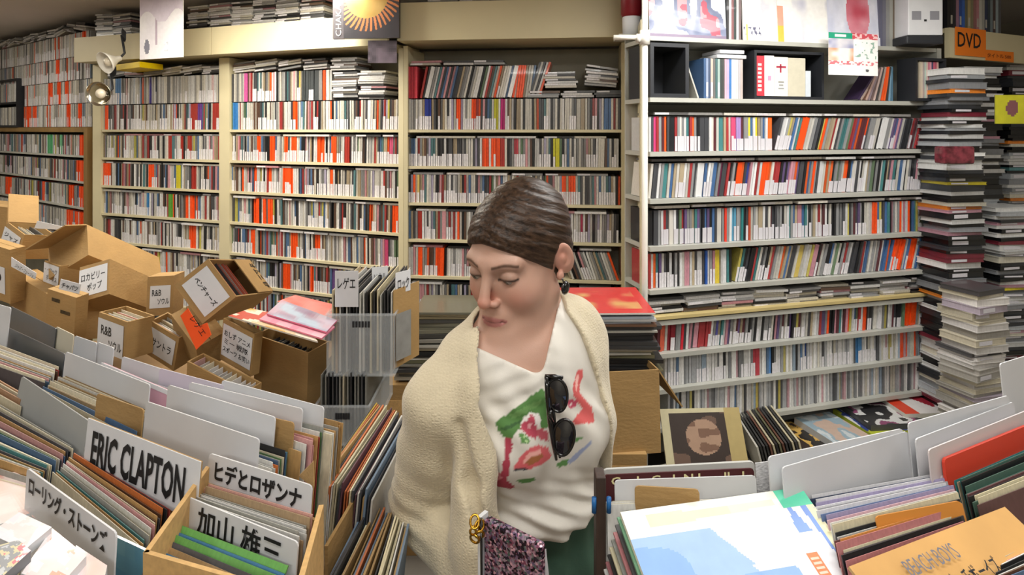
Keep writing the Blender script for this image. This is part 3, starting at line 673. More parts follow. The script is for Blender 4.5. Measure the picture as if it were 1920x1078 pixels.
# ---- diagonal records between left table and the woman
DG = [('tan', 'a98a5c', 4), ('blue grey', '66788c', 4), ('dark grey', '45464a', 4), ('orange', 'b5683f', 2), ('cream', 'cfc6a6', 3), ('yellow', 'bd9a3c', 1), ('white', 'd0cec8', 2), ('olive', '6c6a48', 2), ('plum', '5c3f48', 1)]
def side_sleeves(a, b, drop, n, where, pal, seed, lean=-.1, w=None):
    rnd = random.Random(seed); A = [D(*p, drop) for p in a]; B = [D(*p, drop) for p in b]
    for k in range(n):
        t = (k + .5) / n; L = A[0].lerp(B[0], t) + UP * rnd.uniform(-.008, .008); R = A[1].lerp(B[1], t) + UP * rnd.uniform(-.008, .004)
        x = (R - L).normalized(); y = UP.cross(x).normalized()
        nm, col = lpick(rnd, pal); put_lp(L, R, .0052 * rnd.uniform(.7, 1.3), (UP + y * lean).normalized(), nm, col, f"{nm} sleeve, {ORD(k + 1)} from left {where}", f"record sleeves {where}")
side_sleeves(((592, 900), (702, 748)), ((700, 930), (772, 790)), .58, 22, 'in the upper slanting row beside her elbow', DG, 31)
side_sleeves(((608, 1085), (690, 930)), ((740, 1120), (768, 985)), .62, 18, 'in the lower slanting row beside her elbow', DG, 32)
a, b = D(608, 1024, .60), D(682, 898, .60)
tb = thing('cardboard_sheet', a, 'brown cardboard sheet standing between the two slanting record rows', 'cardboard')
MB().box(a - UP * .3, b - a, Vector((.005, 0, 0)), UP * .3).build('sheet', mCard, tb)

# ---- tables that carry the records
mTable = M('table_board', '8b6f4c', .55, var=.12, vscale=6)
def table(poly, z, label, legs):
    t = thing('record_table', (*poly[0], z), label, 'table'); n = len(poly); th = .03
    MB().add([(x, y, z) for x, y in poly] + [(x, y, z - th) for x, y in poly], [tuple(range(n)), tuple(range(n, 2 * n))[::-1]] + [(i + n, (i + 1) % n + n, (i + 1) % n, i) for i in range(n)]).build('table_top', mTable, t)
    for x, y in legs: MB().bbox(x - .02, y - .02, 0, x + .02, y + .02, z - th).build('leg', mDark, t)
table([(-2.4, .30), (-.26, .42), (-.28, 1.35), (-1.5, 1.9), (-2.4, 1.9)], .878, 'long low table under the record rows on the left', [(-2.3, .4), (-.35, .5), (-.36, 1.25), (-1.45, 1.8), (-2.3, 1.8)])
table([(.13, .34), (1.9, .34), (1.9, 1.45), (.98, 1.28), (.15, .98)], .878, 'table under the record rows on the right', [(.2, .42), (1.82, .42), (1.82, 1.35), (.22, .9)])
# ---------------------------------------------------------------- cardboard boxes fitted to four seen corners
def ray(p): return np.array([(p[0] - 960) / F, 1.0, -(p[1] - HZ) / F])
def rotv(a, th):
    a = np.array(a, float); K = np.array([[0, -a[2], a[1]], [a[2], 0, -a[0]], [-a[1], a[0], 0]]); return np.eye(3) + math.sin(th) * K + (1 - math.cos(th)) * K @ K
def fit(p0, p1, p2, p3, Y0, dims=(.2, .3, .2), psi=.6, roll=0., pitch=0., tol=.12):
    """p0 near top corner, p1 left top, p2 right top, p3 near bottom (pixels); finds the yaw, small tilt and size of a true box"""
    c0 = ray(p0) * Y0; tgt = np.array([p1, p2, p3], float)
    def axes(q):
        R = rotv((0, 1, 0), q[1]) @ rotv((1, 0, 0), q[2]); c, s_ = math.cos(q[0]), math.sin(q[0])
        return [R @ np.array(v) for v in ((-c, s_, 0), (s_, c, 0), (0, 0, -1.))]
    def res(q):
        r = []
        for ax, L_, t in zip(axes(q), np.exp(q[3:]), tgt):
            w = c0 + ax * L_; r += [(960 + F * w[0] / w[1] - t[0]) / 4, (HZ - F * w[2] / w[1] - t[1]) / 4]
        return np.array(r + [(q[0] - psi) / .8, (q[1] - roll) / tol, (q[2] - pitch) / tol] + list((q[3:] - np.log(dims)) / .45))
    q = np.array([psi, roll, pitch, *np.log(dims)]); lam = 1.
    for _ in range(80):
        f = res(q); J = np.stack([(res(q + np.eye(6)[i] * 1e-5) - f) / 1e-5 for i in range(6)], 1)
        st = np.linalg.solve(J.T @ J + lam * np.eye(6), -J.T @ f)
        if (res(q + st) ** 2).sum() < (f ** 2).sum(): q = q + st; lam *= .6
        else: lam *= 3
    A = axes(q); L3 = np.exp(q[3:])
    return Vector((c0[0], c0[1], CZ + c0[2])), *[Vector(A[i] * L3[i]) for i in range(3)]
class Box:
    def __init__(s, name, label, pts, Y0, closed=False, dims=(.2, .3, .2), psi=.6, roll=0., pitch=0., tol=.12, wall=.004, rim=0, m=None, group=None):
        s.o, s.a, s.b, s.c = pts if isinstance(pts[0], Vector) else fit(*pts, Y0, dims, psi, roll, pitch, tol)
        s.an, s.bn, s.cn = s.a.normalized(), s.b.normalized(), s.c.normalized()
        # orthonormalise gently
        s.cn = (s.cn - s.an * s.cn.dot(s.an)).normalized(); s.bn2 = s.an.cross(s.cn) * (1 if s.an.cross(s.cn).dot(s.bn) > 0 else -1)
        s.bn = s.bn2.normalized(); s.la, s.lb, s.lc = s.a.length, s.b.length, s.c.length
        ctr = s.o + s.an * s.la / 2 + s.bn * s.lb / 2 + s.cn * s.lc
        s.t = thing(name, frame(ctr, s.an, s.bn, s.cn), label, 'box', group); w = wall; m = m or mCard
        A, B, C = s.an, s.bn, s.cn; la, lb, lc, o = s.la, s.lb, s.lc, s.o
        MB().box(o, A * la, B * w, C * lc).build('side_panel', m, s.t)
        MB().box(o + B * (lb - w), A * la, B * w, C * lc).build('side_panel', m, s.t)
        MB().box(o + B * w, A * w, B * (lb - 2 * w), C * lc).build('end_panel', m, s.t)
        MB().box(o + A * (la - w) + B * w, A * w, B * (lb - 2 * w), C * lc).build('end_panel', m, s.t)
        MB().box(o + C * (lc - w) + A * w + B * w, A * (la - 2 * w), B * (lb - 2 * w), C * w).build('bottom_panel', m, s.t)
        if closed:
            MB().box(o - C * .003, A * la, B * (lb / 2 - .001), C * .003).build('lid_flap', m, s.t)
            MB().box(o - C * .003 + B * (lb / 2 + .001), A * la, B * (lb / 2 - .001), C * .003).build('lid_flap', m, s.t)
    def face(s, side, s0, t0, s1, t1, lift=.001):
        """rectangle on a face; side 'L' = the face from left corner to near corner, 'R' = near to right corner; s left->right, t down"""
        if side == 'L': org = s.o + s.a.normalized() * s.la; xd = -s.an; n = -s.bn; wl = s.la
        else: org = s.o.copy(); xd = s.bn; n = -s.an; wl = s.lb
        q = org + xd * (s0 * wl) + s.cn * (t0 * s.lc) + n * lift
        return q, xd, -s.cn, n, (s1 - s0) * wl, (t1 - t0) * s.lc
    def label(s, side, r, lines, m=None, ink=None, bold=.015, pad=.12, rows=None):
        q, xd, yd, n, w, h = s.face(side, *r)
        pl = MB().box(q, xd * w, n * .0006, -yd * h).build('paper_label', m or mPaper, s.t)
        k = len(lines)
        for i, (tx, x0, x1) in enumerate(lines):
            hh = h * (1 - 2 * pad) / k; y = h * pad + hh * (i + .9)
            letter(tx, q + n * .0008 + xd * (w * x0) - yd * y, xd, yd, w * (x1 - x0), hh * .74, ink or mInk, pl, bold, lift=.0004)
    def fill(s, n, pal, name='single_sleeve', what='single', along='b', f0=.03, f1=.97, dip=.01, rise=0, seed=0, cat='record', th=.0032):
        rnd = random.Random(seed + 5); A, B, L1, L2 = (s.an, s.bn, s.la, s.lb) if along == 'b' else (s.bn, s.an, s.lb, s.la)
        hh = s.lc - .012
        for k in range(n):
            f = f0 + (f1 - f0) * (k + .5) / n; nm, col = lpick(rnd, pal)
            o = s.o + B * (f * L2) + A * .006 + s.cn * (s.lc - .006)
            up = -s.cn; r = rise - dip + rnd.uniform(-.006, .004)
            mw = frame(o + A * (L1 - .012) / 2, A * (L1 - .012), B * min(th, L2 / n * .8) * rnd.uniform(.7, 1), up * ((hh + r) / .31))
            ob = link(name, SLM, None, mw, col); tag(ob, f"{nm} {what}, {ORD(k + 1)} {s.fw}", cat, f"{what}s {s.fw2}")
    def flap(s, edge, ang, length, name='open_flap', frac=(0, 1)):
        """edge: 'a0' (near-left top edge), 'a1' (far parallel), 'b0' near-right top edge, 'b1' far; ang from outward horizontal, up positive"""
        e, L_, base, out = {'a0': (s.an, s.la, s.o, -s.bn), 'a1': (s.an, s.la, s.o + s.bn * s.lb, s.bn), 'b0': (s.bn, s.lb, s.o, -s.an), 'b1': (s.bn, s.lb, s.o + s.an * s.la, s.an)}[edge]
        d = out * math.cos(ang) - s.cn * math.sin(ang); n = e.cross(d).normalized()
        MB().box(base + e * (L_ * frac[0]), e * L_ * (frac[1] - frac[0]), d * length, n * .004).build(name, mCard, s.t)
SG = [('white', 'd6d2c8', 5), ('cream', 'cdbf9c', 4), ('grey', '8f8c86', 3), ('pink', 'c9a09c', 2), ('red', 'a85a48', 1.5), ('tan', 'b08a5c', 2), ('dark grey', '4c4a48', 2)]
def mk(label, pts, Y0, fw=None, **k):
    b = Box('cardboard_box', label, pts, Y0, **k); b.fw = 'from the near end in ' + (fw or 'the box'); b.fw2 = 'in ' + (fw or 'the box'); return b
# big box with LPs and pink sleeves on top: near-top, left-top, right-top, near-bottom
B7 = mk('largest cardboard box, pink sleeves lying across its records', ((578, 662), (478, 626), (614, 640), (575, 790)), 1.72, 'the largest box', dims=(.22, .33, .25), psi=.5)
B7b = mk('flat fronted box with pasted six line paper list beside the largest box', ((477, 627), (419, 596), (490, 620), (469, 706)), 1.66, 'the listed box', dims=(.14, .05, .16), psi=.6, roll=-.1, tol=.2)
B7.fill(20, [('black', '1f1f22', 5), ('dark grey', '45474a', 3), ('grey', '84847e', 2), ('tan', '8a744c', 1)], 'record_sleeve', 'record', along='a', dip=.03, seed=2)
B7b.label('L', (.04, .10, .97, .86), [('おしず アニメ', .06, .95), ('ミー 戦隊', .08, .9), ('スポーツ お笑い', .05, .97)], bold=.01)
cov = [('faded pink cover', blobs(['e0708a', 'e8909c', 'd8c0c8', 'c9a0b0'], 3, 1)), ('blue and pink cover', lambda s, t: mix(mix('b4c6d8', '8f6d8c', max(0, vn(s * 5, t * 4, 4) * 1.6 - .7)), 'e08a9c', 1.6 * max(0, vn(s * 3, t * 3, 8) - .55)))]
q = P(480, 604, 1.78)
for i, (pts, cl, fn, zz) in enumerate([
    (((470, 578), (560, 596), (596, 640), (428, 592)), 'cream cover with orange strip', blobs(['d8a23c', 'e9c9a0', 'efe0cc', 'c9503c'], 2, 2), 0),
    (((520, 575), (628, 612), (603, 634), (486, 598)), 'pink striped cover', lambda s, t: mix('e77f9c', 'f2c3cc', vn(s * 9, t * 2, 1)), .006),
    (((528, 562), (632, 600), (612, 622), (500, 588)), 'pale blue and plum cover', cov[1][1], .012),
    (((553, 553), (632, 572), (636, 602), (520, 565)), 'salmon red cover', lambda s, t: mix('e8685c', 'e99a94', vn(s * 4, t * 4)), .004)]):
    dr = .535 - zz
    flat_item('picture_sleeve', *pts, dr, .004, fn, f'{cl} lying on the largest cardboard box', 'record', edge='d86a88' if i in (1, 2) else 'd8cfc0')
# tilted box with white label and red records
B3 = mk('tilted open box with large white katakana label, red singles inside', ((443, 556), (388, 487), (512, 548), (377, 604)), 1.75, 'the tilted box', dims=(.16, .22, .13), psi=.45, roll=.75, pitch=.1, tol=.4)
B3.label('L', (.10, .12, .92, .86), [('ベンチャーズ', .08, .94)], pad=.36, bold=.02)
B3.fill(9, [('red', 'a8503c', 5), ('grey', '7c7a76', 3), ('dark grey', '3a3a3c', 2), ('pink', 'c9877c', 2)], 'single_sleeve', 'single', along='b', f0=.05, f1=.52, dip=.008, seed=4)
q, xd, yd, n, w, h = B3.face('L', 0, 0, 1, 1)
A, B, C = B3.an, B3.bn, B3.cn
pc = thing('card_divider', B3.o, 'tan card lettered EP resting at the back of the tilted box', 'divider')
o = B3.o + B * (B3.lb * .56) - C * .002
MB().box(o + A * .003, A * (B3.la - .006), B * (B3.lb * .43), -C * .003).build('card', mCard, pc)
letter('ナム EP', o + A * (B3.la * .9) + B * (B3.lb * .2) - C * .0035, -A, -B if False else B, B3.la * .8, B3.lb * .15, mInk, pc, .02) if False else None
letter('オムニ EP', o + A * (B3.la * .86) + B * (B3.lb * .30) - C * .0035, -A, B, B3.la * .74, B3.lb * .12, mInk, pc, .02)
# box with orange tag
B6 = mk('box under the tilted one with a bright orange paper tag', ((368, 654), (322, 590), (420, 620), (374, 700)), 1.7, 'the tagged box', dims=(.14, .14, .12), psi=.6, roll=.4, tol=.3, closed=True)
tg = thing('orange_tag', P(375, 620, 1.66), 'crumpled fluorescent orange paper tag with handwriting', 'paper')
pts = [(338, 592), (352, 578), (372, 612), (388, 605), (396, 628), (368, 656)]
V = [P(u, v, 1.66 + .0006 * (v - 600) * -.3) for u, v in pts]; k = len(V)
MB().add(V + [p + Vector((0, .002, 0)) for p in V], [tuple(range(k)), tuple(range(k, 2 * k))[::-1]] + [(i + k, (i + 1) % k + k, (i + 1) % k, i) for i in range(k)]).build('tag_paper', mOrange, tg)
letter('レゲエ', P(355, 598, 1.65), (.55, 0, -.83), (.83, 0, .55), .06, .02, mInk, tg, .0)
B8 = mk('low cardboard box of white singles below the orange tagged box', ((462, 735), (352, 676), (484, 712), (458, 800)), 1.55, 'the low box of white singles', dims=(.30, .19, .15), psi=.45)
B8.fill(12, [('white', 'dcdad8', 6), ('pink', 'd9b0ae', 1), ('cream', 'd5cdb8', 2)], along='a', dip=.0, seed=6)
# sound track box
B5 = mk('small box with white katakana label between soul box and orange tag', ((336, 634), (284, 598), (362, 612), (326, 696)), 1.75, 'the soundtrack box', dims=(.12, .2, .12), psi=.5, roll=.15, tol=.15)
B5.label('L', (.08, .14, .92, .86), [('サントラ', .10, .88)], pad=.28, bold=.015)
B5.fill(9, SG, along='b', dip=.008, seed=7)
# small R&B box (upper right)
B1 = mk('small box with handwritten label standing left of the tilted box', ((327, 518), (277, 519), (346, 512), (325, 590)), 2.0, 'the small upright box', dims=(.10, .19, .13), psi=.15, closed=True)
B1.label('L', (.12, .22, .88, .80), [('R&B', .10, .55), ('ソウル', .38, .95)], bold=.01)
# lower soul box
B4 = mk('box of white singles with large handwritten label, next to the record dividers', ((239, 604), (186, 584), (289, 593), (236, 676)), 1.72, 'the lower soul box', dims=(.12, .2, .13), psi=.6)
B4.label('L', (.0, .14, .90, 1.0), [('R&B', .14, .55), ('ソウル', .45, .95)], bold=.01, pad=.12)
B4.fill(12, [('white', 'd8d4cc', 5), ('pink', 'c9988c', 2), ('cream', 'd0c6ac', 3), ('tan', 'a87858', 1)], along='b', dip=.004, seed=8)
# long box with pop label
B2 = mk('long box with two line label under the big open flapped carton', ((206, 487), (151, 505), (300, 530), (204, 551)), 1.95, 'the long label box', dims=(.14, .34, .12), psi=1.0, roll=-.1, tol=.25, closed=True)
B2.label('L', (.0, .08, .93, .88), [('ロカビリー', .08, .92), ('ポップ', .30, .82)], bold=.01, pad=.12)
# large open carton above it
B9 = mk('big open carton tipped on its side with raised flap, behind the boxes', ((163, 422), (92, 466), (298, 484), (166, 478)), 2.1, 'the open carton', dims=(.2, .42, .12), psi=.9, roll=-.2, pitch=-.3, tol=.4, closed=True)
B9.flap('a0', -.5, .10)
# plain boxes
B10 = mk('plain brown box standing below the long label box', ((142, 565), (125, 560), (226, 578), (140, 640)), 1.95, 'the plain box', dims=(.1, .24, .14), psi=1.2, closed=True)
B11 = mk('brown box with a row of stamped marks left of the plain box', ((143, 560), (90, 540), (160, 548), (138, 640)), 1.82, 'the stamped box', dims=(.12, .2, .15), psi=.5, closed=True)
for a_ in ((.18, .14, .45, .22), (.5, .36, .82, .44)):
    q, xd, yd, n, w, h = B11.face('L', *a_); MB().box(q, xd * w, n * .0004, -yd * h).build('stamped_mark', M('stamp_ink', '4a3a20', .8, var=.5, vscale=90), B11.t)
B12 = mk('brown box with small faint label left of the open carton', ((113, 499), (84, 488), (160, 492), (110, 548)), 2.0, 'the faint label box', dims=(.12, .2, .12), psi=.8)
B12.label('L', (-.0, .05, .95, .8), [('・・ロック', .1, .9), ('ポップス', .2, .9)], bold=0)
B13 = mk('open box with slanted white label at the upper left', ((46, 440), (14, 416), (104, 446), (36, 486)), 2.15, 'the slanted label box', dims=(.14, .22, .12), psi=.7, roll=.2, tol=.2)
B13.label('L', (-.05, .2, .9, .95), [('ジャズ', .1, .9), ('ボーカル', .2, .9)], bold=.01)
B13.fill(10, SG, along='b', dip=.01, seed=9)
B13.flap('b1', .9, .12)
B14 = mk('plain brown box under the slanted label box, far left', ((92, 555), (22, 512), (140, 548), (88, 620)), 1.95, 'the far left plain box', dims=(.25, .25, .2), psi=.5, closed=True)
B15 = mk('box cut by the left picture edge with white label', ((18, 470), (-40, 450), (44, 462), (20, 570)), 2.0, 'the edge box', dims=(.14, .2, .2), psi=.4, closed=True)
B15.label('L', (.3, .35, .85, .85), [('EP', .2, .8)], bold=0)
B16 = mk('brown open box at the far left behind the others', ((14, 390), (-80, 380), (62, 384), (12, 450)), 2.5, 'the rear box', dims=(.3, .3, .2), psi=.3, closed=True)
t_ = divider((22, 480), (72, 512), .55, 'paper_sheet', 'printed white sheet stuck under the slanted label box', M('print_sheet', 'cfd0cc', .6, var=.25, vscale=150), cat='paper', h=.05, notch=False) if False else None
def sheet(pts, Y, name, label, cat, m, th=.0015, txt=None, tm=None, tb=.01):
    V = [P(u, v, y) for (u, v), y in zip(pts, Y if isinstance(Y, (list, tuple)) else [Y] * len(pts))]; k = len(V)
    t = thing(name, V[0], label, cat)
    n = (V[1] - V[0]).cross(V[2] - V[0]).normalized(); n = n if n.y > 0 else -n
    MB().add(V + [p + n * th for p in V], [tuple(range(k)), tuple(range(k, 2 * k))[::-1]] + [(i + k, (i + 1) % k + k, (i + 1) % k, i) for i in range(k)]).build('sheet', m, t)
    if txt:   # V = TL, TR, BR, BL
        xd = (V[1] - V[0]); yd = V[0] - V[3]; y2 = yd - xd.normalized() * yd.dot(xd.normalized())
        letter(txt, V[3] + xd * .1 + y2 * .2 - n * .001, xd, y2, xd.length * .8, y2.length * .55, tm or mInk, t, tb)
    return t
_v = [P(u, v, 1.94) for u, v in [(21, 482), (68, 512), (66, 524), (21, 500)]]; _k = Vector((0, .0015, 0))
pl = MB().add(_v + [p + _k for p in _v], [(0, 1, 2, 3), (7, 6, 5, 4), (0, 4, 5, 1), (1, 5, 6, 2), (2, 6, 7, 3), (3, 7, 4, 0)]).build('paper_label', mPaper, B14.t)
_x = _v[1] - _v[0]; _yd = (_v[0] - _v[3]); _yd = _yd - _x.normalized() * _yd.dot(_x.normalized())
letter('ジャズ・フュージョン', _v[3] + _x * .1 + _yd * .2 - _k * .5, _x, _yd, _x.length * .8, _yd.length * .55, mInk, pl, 0)
sheet([(114, 523), (152, 533), (148, 551), (110, 542)], 1.80, 'paper_label', 'white label with bold katakana above the stamped box', 'paper', mPaper, txt='チャパツ', tb=.02)
sheet([(70, 414), (118, 425), (130, 432), (64, 428)], 2.1, 'paper_sheet', 'crumpled white papers lying on the slanted label box', 'paper', mPaper)
# shelf table that carries the boxes
tb = thing('box_stand', (-1.6, 2.2, .8), 'low counter under the pile of cardboard boxes', 'counter')
MB().bbox(-3.3, 1.95, .74, -.72, 2.5, .80).build('counter_top', mTable, tb)
for x in (-3.2, -2.0, -.8): MB().bbox(x, 2.0, 0, x + .04, 2.45, .739).build('support', mTable, tb)

# ---------------------------------------------------------------- clear plastic crates, flat piles behind the woman
def crate(u0, v0, u1, v1, Y, dep, label, rib=True):
    a = P(u0, v0, Y); b = P(u1, v1, Y); w = b.x - a.x; h = a.z - b.z
    t = thing('plastic_crate', ((a.x + b.x) / 2, Y + dep / 2, b.z), label, 'crate'); T = .003
    x0, x1, z0, z1 = a.x, b.x, b.z, a.z
    MB().bbox(x0, Y, z0, x1, Y + T, z1).build('front_wall', mPlastic, t)
    MB().bbox(x0, Y + dep - T, z0, x1, Y + dep, z1).build('rear_wall', mPlastic, t)
    MB().bbox(x0, Y + T, z0, x0 + T, Y + dep - T, z1).build('side_wall', mPlastic, t)
    MB().bbox(x1 - T, Y + T, z0, x1, Y + dep - T, z1).build('side_wall', mPlastic, t)
    MB().bbox(x0, Y, z0 - T, x1, Y + dep, z0).build('base', mPlastic, t)
    mb = MB(); mb.tube([(x0, Y, z1), (x1, Y, z1), (x1, Y + dep, z1), (x0, Y + dep, z1)], .004, 8, closed=True); mb.build('rim', mPlastic, t)
    for k in range(6): MB().bbox(x0 + w * (.38 + .045 * k), Y - .001, z1 - .035, x0 + w * (.38 + .045 * k) + .006, Y, z1 - .018).build('handle_slot', mDark, t)
    return x0, x1, z0, z1
PL = [('dark grey', '3c3c3e', 4), ('grey', '7c7c78', 4), ('cream', 'c9bd9c', 3), ('tan', 'ab8654', 3), ('white', 'c9c8c2', 3), ('black', '222224', 4), ('brown', '5c4432', 2)]
def crate_fill(x0, x1, Y, z0, h, n, pal, where, seed, lean=0, dep=.30):
    rnd = random.Random(seed)
    for k in range(n):
        nm, col = lpick(rnd, pal); x = x0 + .008 + (x1 - x0 - .016) * (k + .5) / n
        L = Vector((x, Y + .012 + rnd.uniform(0, .01), z0 + h + rnd.uniform(-.008, .008))); R = L + Vector((0.0, dep, 0))
        put_lp(L, R, min(.006, (x1 - x0) / n * .75), Vector((lean, 0, 1)).normalized(), nm, col, f"{nm} sleeve, {ORD(k + 1)} from left {where}", f"record sleeves {where}", h=h)
x0, x1, z0, z1 = crate(612, 590, 740, 704, 1.62, .32, 'upper clear plastic crate of records beside the woman, white index cards in it')
crate_fill(x0, x1, 1.62, z0, .225, 18, PL, 'in the upper clear plastic crate', 41)
q0, q1, w0, w1 = crate(590, 762, 692, 835, 1.60, .32, 'lower clear plastic crate of dark records, under the upper crate')
crate_fill(q0, q1, 1.60, w0, .19, 13, [('dark grey', '45474a', 5), ('black', '2a2b2e', 3), ('grey', '84847e', 4), ('cream', 'b9b09a', 2)], 'in the lower clear plastic crate', 42)
mGreyCard = M('grey_card', '8b8a86', .5, var=.2, vscale=25)
def card_in_crate(x, Y, zt, w, h, txt, label, m=None, yaw=0):
    x_ = Vector((math.cos(yaw), math.sin(yaw), 0)); a = Vector((x, Y, zt - h)); n = UP.cross(x_) * -1
    t = thing('index_card', a, label, 'divider'); MB().box(a, x_ * w, -n * .002, UP * h).build('card', m or mPaper, t)
    if txt: letter(txt, a + x_ * w * .12 + UP * (h - .05) + n * .0016, x_, UP, w * .76, .032, mInk, t, .01)
a = P(628, 508, 1.63); card_in_crate(a.x, 1.63, a.z, .065, .10, 'レゲエ', 'white index card at the left of the upper clear crate')
a = P(690, 522, 1.75); card_in_crate(a.x, 1.80, a.z + .02, .05, .07, 'ソウル', 'small white index card at the middle back of the upper clear crate', yaw=.5)
a = P(742, 512, 1.66); card_in_crate(a.x, 1.66, a.z, .055, .06, 'ロック', 'white index card at the right of the upper clear crate', yaw=.9)
a = P(738, 545, 1.64); card_in_crate(a.x, 1.64, a.z, .12, .22, None, 'brown card sheet at the right wall of the upper clear crate', mCard, yaw=1.1)
a = P(743, 590, 1.63); card_in_crate(a.x, 1.63, a.z, .06, .13, None, 'grey sleeve end beside the upper clear crate', mGreyCard, yaw=1.0)

def pile(x0, Y, z0, z1, w, d, pal, where, seed, yaw=0, th=.0075, name='record_sleeve', cat='record', what='record sleeve', jit=.02):
    rnd = random.Random(seed); z = z0; k = 0; me = SLM
    while z < z1:
        nm, col = lpick(rnd, pal); t_ = th * rnd.choice((.6, .8, 1, 1.3)); k += 1
        ya = yaw + rnd.uniform(-.05, .05); x = Vector((math.cos(ya), math.sin(ya), 0)); y = Vector((-x.y, x.x, 0))
        c = Vector((x0 + w / 2 + rnd.uniform(-jit, jit), Y + rnd.uniform(-jit, jit) * .6, z + t_ / 2))
        # sleeve mesh lies down: its z axis becomes depth
        put = frame(c, x * w, UP * t_ * .9, y * (d / .31))
        N_LP[0] += 1
        if N_LP[0] > 300: LPS.box(c - x * w / 2 - UP * t_ * .45, x * w, y * d, UP * t_ * .9, lin(col))
        else:
            ob = link('record_sleeve', SLM, None, put, col); tag(ob, f"{nm} sleeve lying {ORD(k)} from bottom {where}", cat, f"{what}s {where}")
        z += t_ + rnd.choice((0, 0, .0015))
    return z
FL = [('dark grey', '3d3c3c', 5), ('black', '222223', 5), ('cream', 'bfb598', 4), ('grey', '8a877e', 4), ('olive', '6d6b52', 2), ('brown', '6b4638', 2), ('white', 'c6c3b8', 3)]
a = P(738, 718, 2.36)
ct = thing('cardboard_box', (a.x, 2.36, 0), 'brown box under the flat record pile left of the woman', 'box')
me = MB().bbox(a.x - .07, 2.34, .001, a.x + .36, 2.60, a.z).mesh('body', mCard); link('body', me, ct, Matrix.Identity(4))
MB().bbox(a.x - .069, 2.338, a.z - .12, a.x + .359, 2.3395, a.z - .06).build('tape_strip', mCardEdge, ct)
z = pile(a.x + .0, 2.36, a.z + .001, P(0, 640, 2.36).z, .33, .25, FL, 'in the dark pile left of the woman', 51, th=.011)
z = pile(a.x + .075, 2.37, z + .001, P(0, 588, 2.37).z, .31, .25, [('olive grey', '6f6c5c', 4), ('brown', '6b4a3a', 3), ('tan', 'a59878', 2), ('dark grey', '4a4844', 3)], 'topping the pile left of the woman', 52, yaw=.03, th=.012)
# right pile: box with records, red cover on top
_y = .12; _x = Vector((math.cos(_y), math.sin(_y), 0)); _n = Vector((-_x.y, _x.x, 0)); _o = P(1133, 698, 1.70)
B20 = mk('worn brown box right of the woman, records piled high inside', (_o + _x * .165, -_x * .34, _n * .34, Vector((.012, -.014, -.235))), 1.42, 'the worn box')
B20.flap('b0', -1.0, .13)
ct = thing('cardboard_box', (.25, 1.7, 0), 'lower brown carton under the worn box right of the woman', 'box')
p1, p2 = P(1062, 850, 1.68), P(1213, 900, 1.68)
MB().bbox(p1.x, 1.68, .001, p2.x, 2.02, p1.z - .003).build('body', mCard, ct)
MB().bbox(p1.x + .001, 1.6785, p1.z - .05, p2.x - .001, 1.6795, p1.z - .035).build('tape_strip', mCardEdge, ct)
q = P(1046, 700, 1.80)
z = pile(q.x + .02, 1.80, P(0, 705, 1.80).z, P(0, 618, 1.80).z, .285, .26, FL, 'in the pile right of the woman', 53, th=.010)
z = pile(q.x - .002, 1.79, z + .001, P(0, 590, 1.79).z, .295, .27, [('pale blue', 'a9b4c0', 3), ('white', 'd0d0d0', 3), ('brown', '7c5a44', 2)], 'just under the red cover', 54, th=.008, jit=.008)
cov = art('picture_sleeve', (q.x - .0, 1.775, z + .006), (1, .02, 0), (0, 1, 0), .295, .29, lambda s, t: mix('c23a38', 'c9a868', 1.6 * max(0, vn(s * 6, t * 6, 2) * 1.2 - .35) * (1 if .1 < s < .9 and .15 < t < .85 else 0)), 60, 60, .005)
tag(cov, 'red cover with gold pattern on top of the pile right of the woman', 'record')

# ---------------------------------------------------------------- ledge and books below the white rack
mLedge = M('ledge_board', '9b978c', .6, var=.1)
LZ = .50
t = thing('low_ledge', (1.1, 2.0, LZ), 'low grey ledge in front of the white rack under magazines', 'ledge')
MB().add([(.47, 1.72, LZ), (2.9, 1.9, LZ), (2.9, 2.9, LZ), (.47, 2.08, LZ)] + [(.47, 1.72, 0), (2.9, 1.9, 0), (2.9, 2.9, 0), (.47, 2.08, 0)], [(0, 1, 2, 3), (7, 6, 5, 4), (0, 4, 5, 1), (1, 5, 6, 2), (2, 6, 7, 3), (3, 7, 4, 0)]).build('ledge_top', mLedge, t)
def lay(u, v, top, w, d, th, yaw, fn, label, cat='book', name='magazine', edge='dcd8cc'):
    Y = (CZ - top) * F / (v - HZ); c = P(u, v, Y); x = Vector((math.cos(yaw), math.sin(yaw), 0)); y = Vector((-x.y, x.x, 0))
    ob = art(name, c - x * w / 2 - y * d / 2, x, y, w, d, fn, 44, 44, th, edge=edge); return tag(ob, label, cat)
def tri(s, t): return 'a02838' if (.25 < t < .8 and abs(s - .6) < (t - .2) * .38) else ('e0482c' if s < .22 else 'e8e4e2')
lay(1722, 752, .600, .26, .20, .018, .06, tri, 'white book with dark red triangle and orange strip by the rack foot')
lay(1650, 772, .585, .22, .19, .05, .1, blobs(['34363a', '8a4a6c', 'd6d6d4', '2a2a2c'], 3, 2), 'dark picture book left of the book with red triangle', edge='4a4a4a')
lay(1660, 800, .545, .40, .2, .03, .1, blobs(['7c8456', '5f6640', '8f9468'], 3, 3), 'olive green book lying lowest at the right of the ledge', edge='5f6640')
lay(1632, 786, .562, .17, .20, .045, .2, blobs(['b9c23c', '3a4a8c', 'dcdcdc', '22242a', 'e6e6e4'], 2, 3), 'yellow green and blue boxed book on the ledge', edge='b8c040')
lay(1570, 806, .565, .17, .25, .04, .28, blobs(['b4c6d0', 'cfd6d8', '9ab0bc', 'c9b0a0'], 3, 7), 'pale blue boxed book on the ledge', edge='c9cccf')
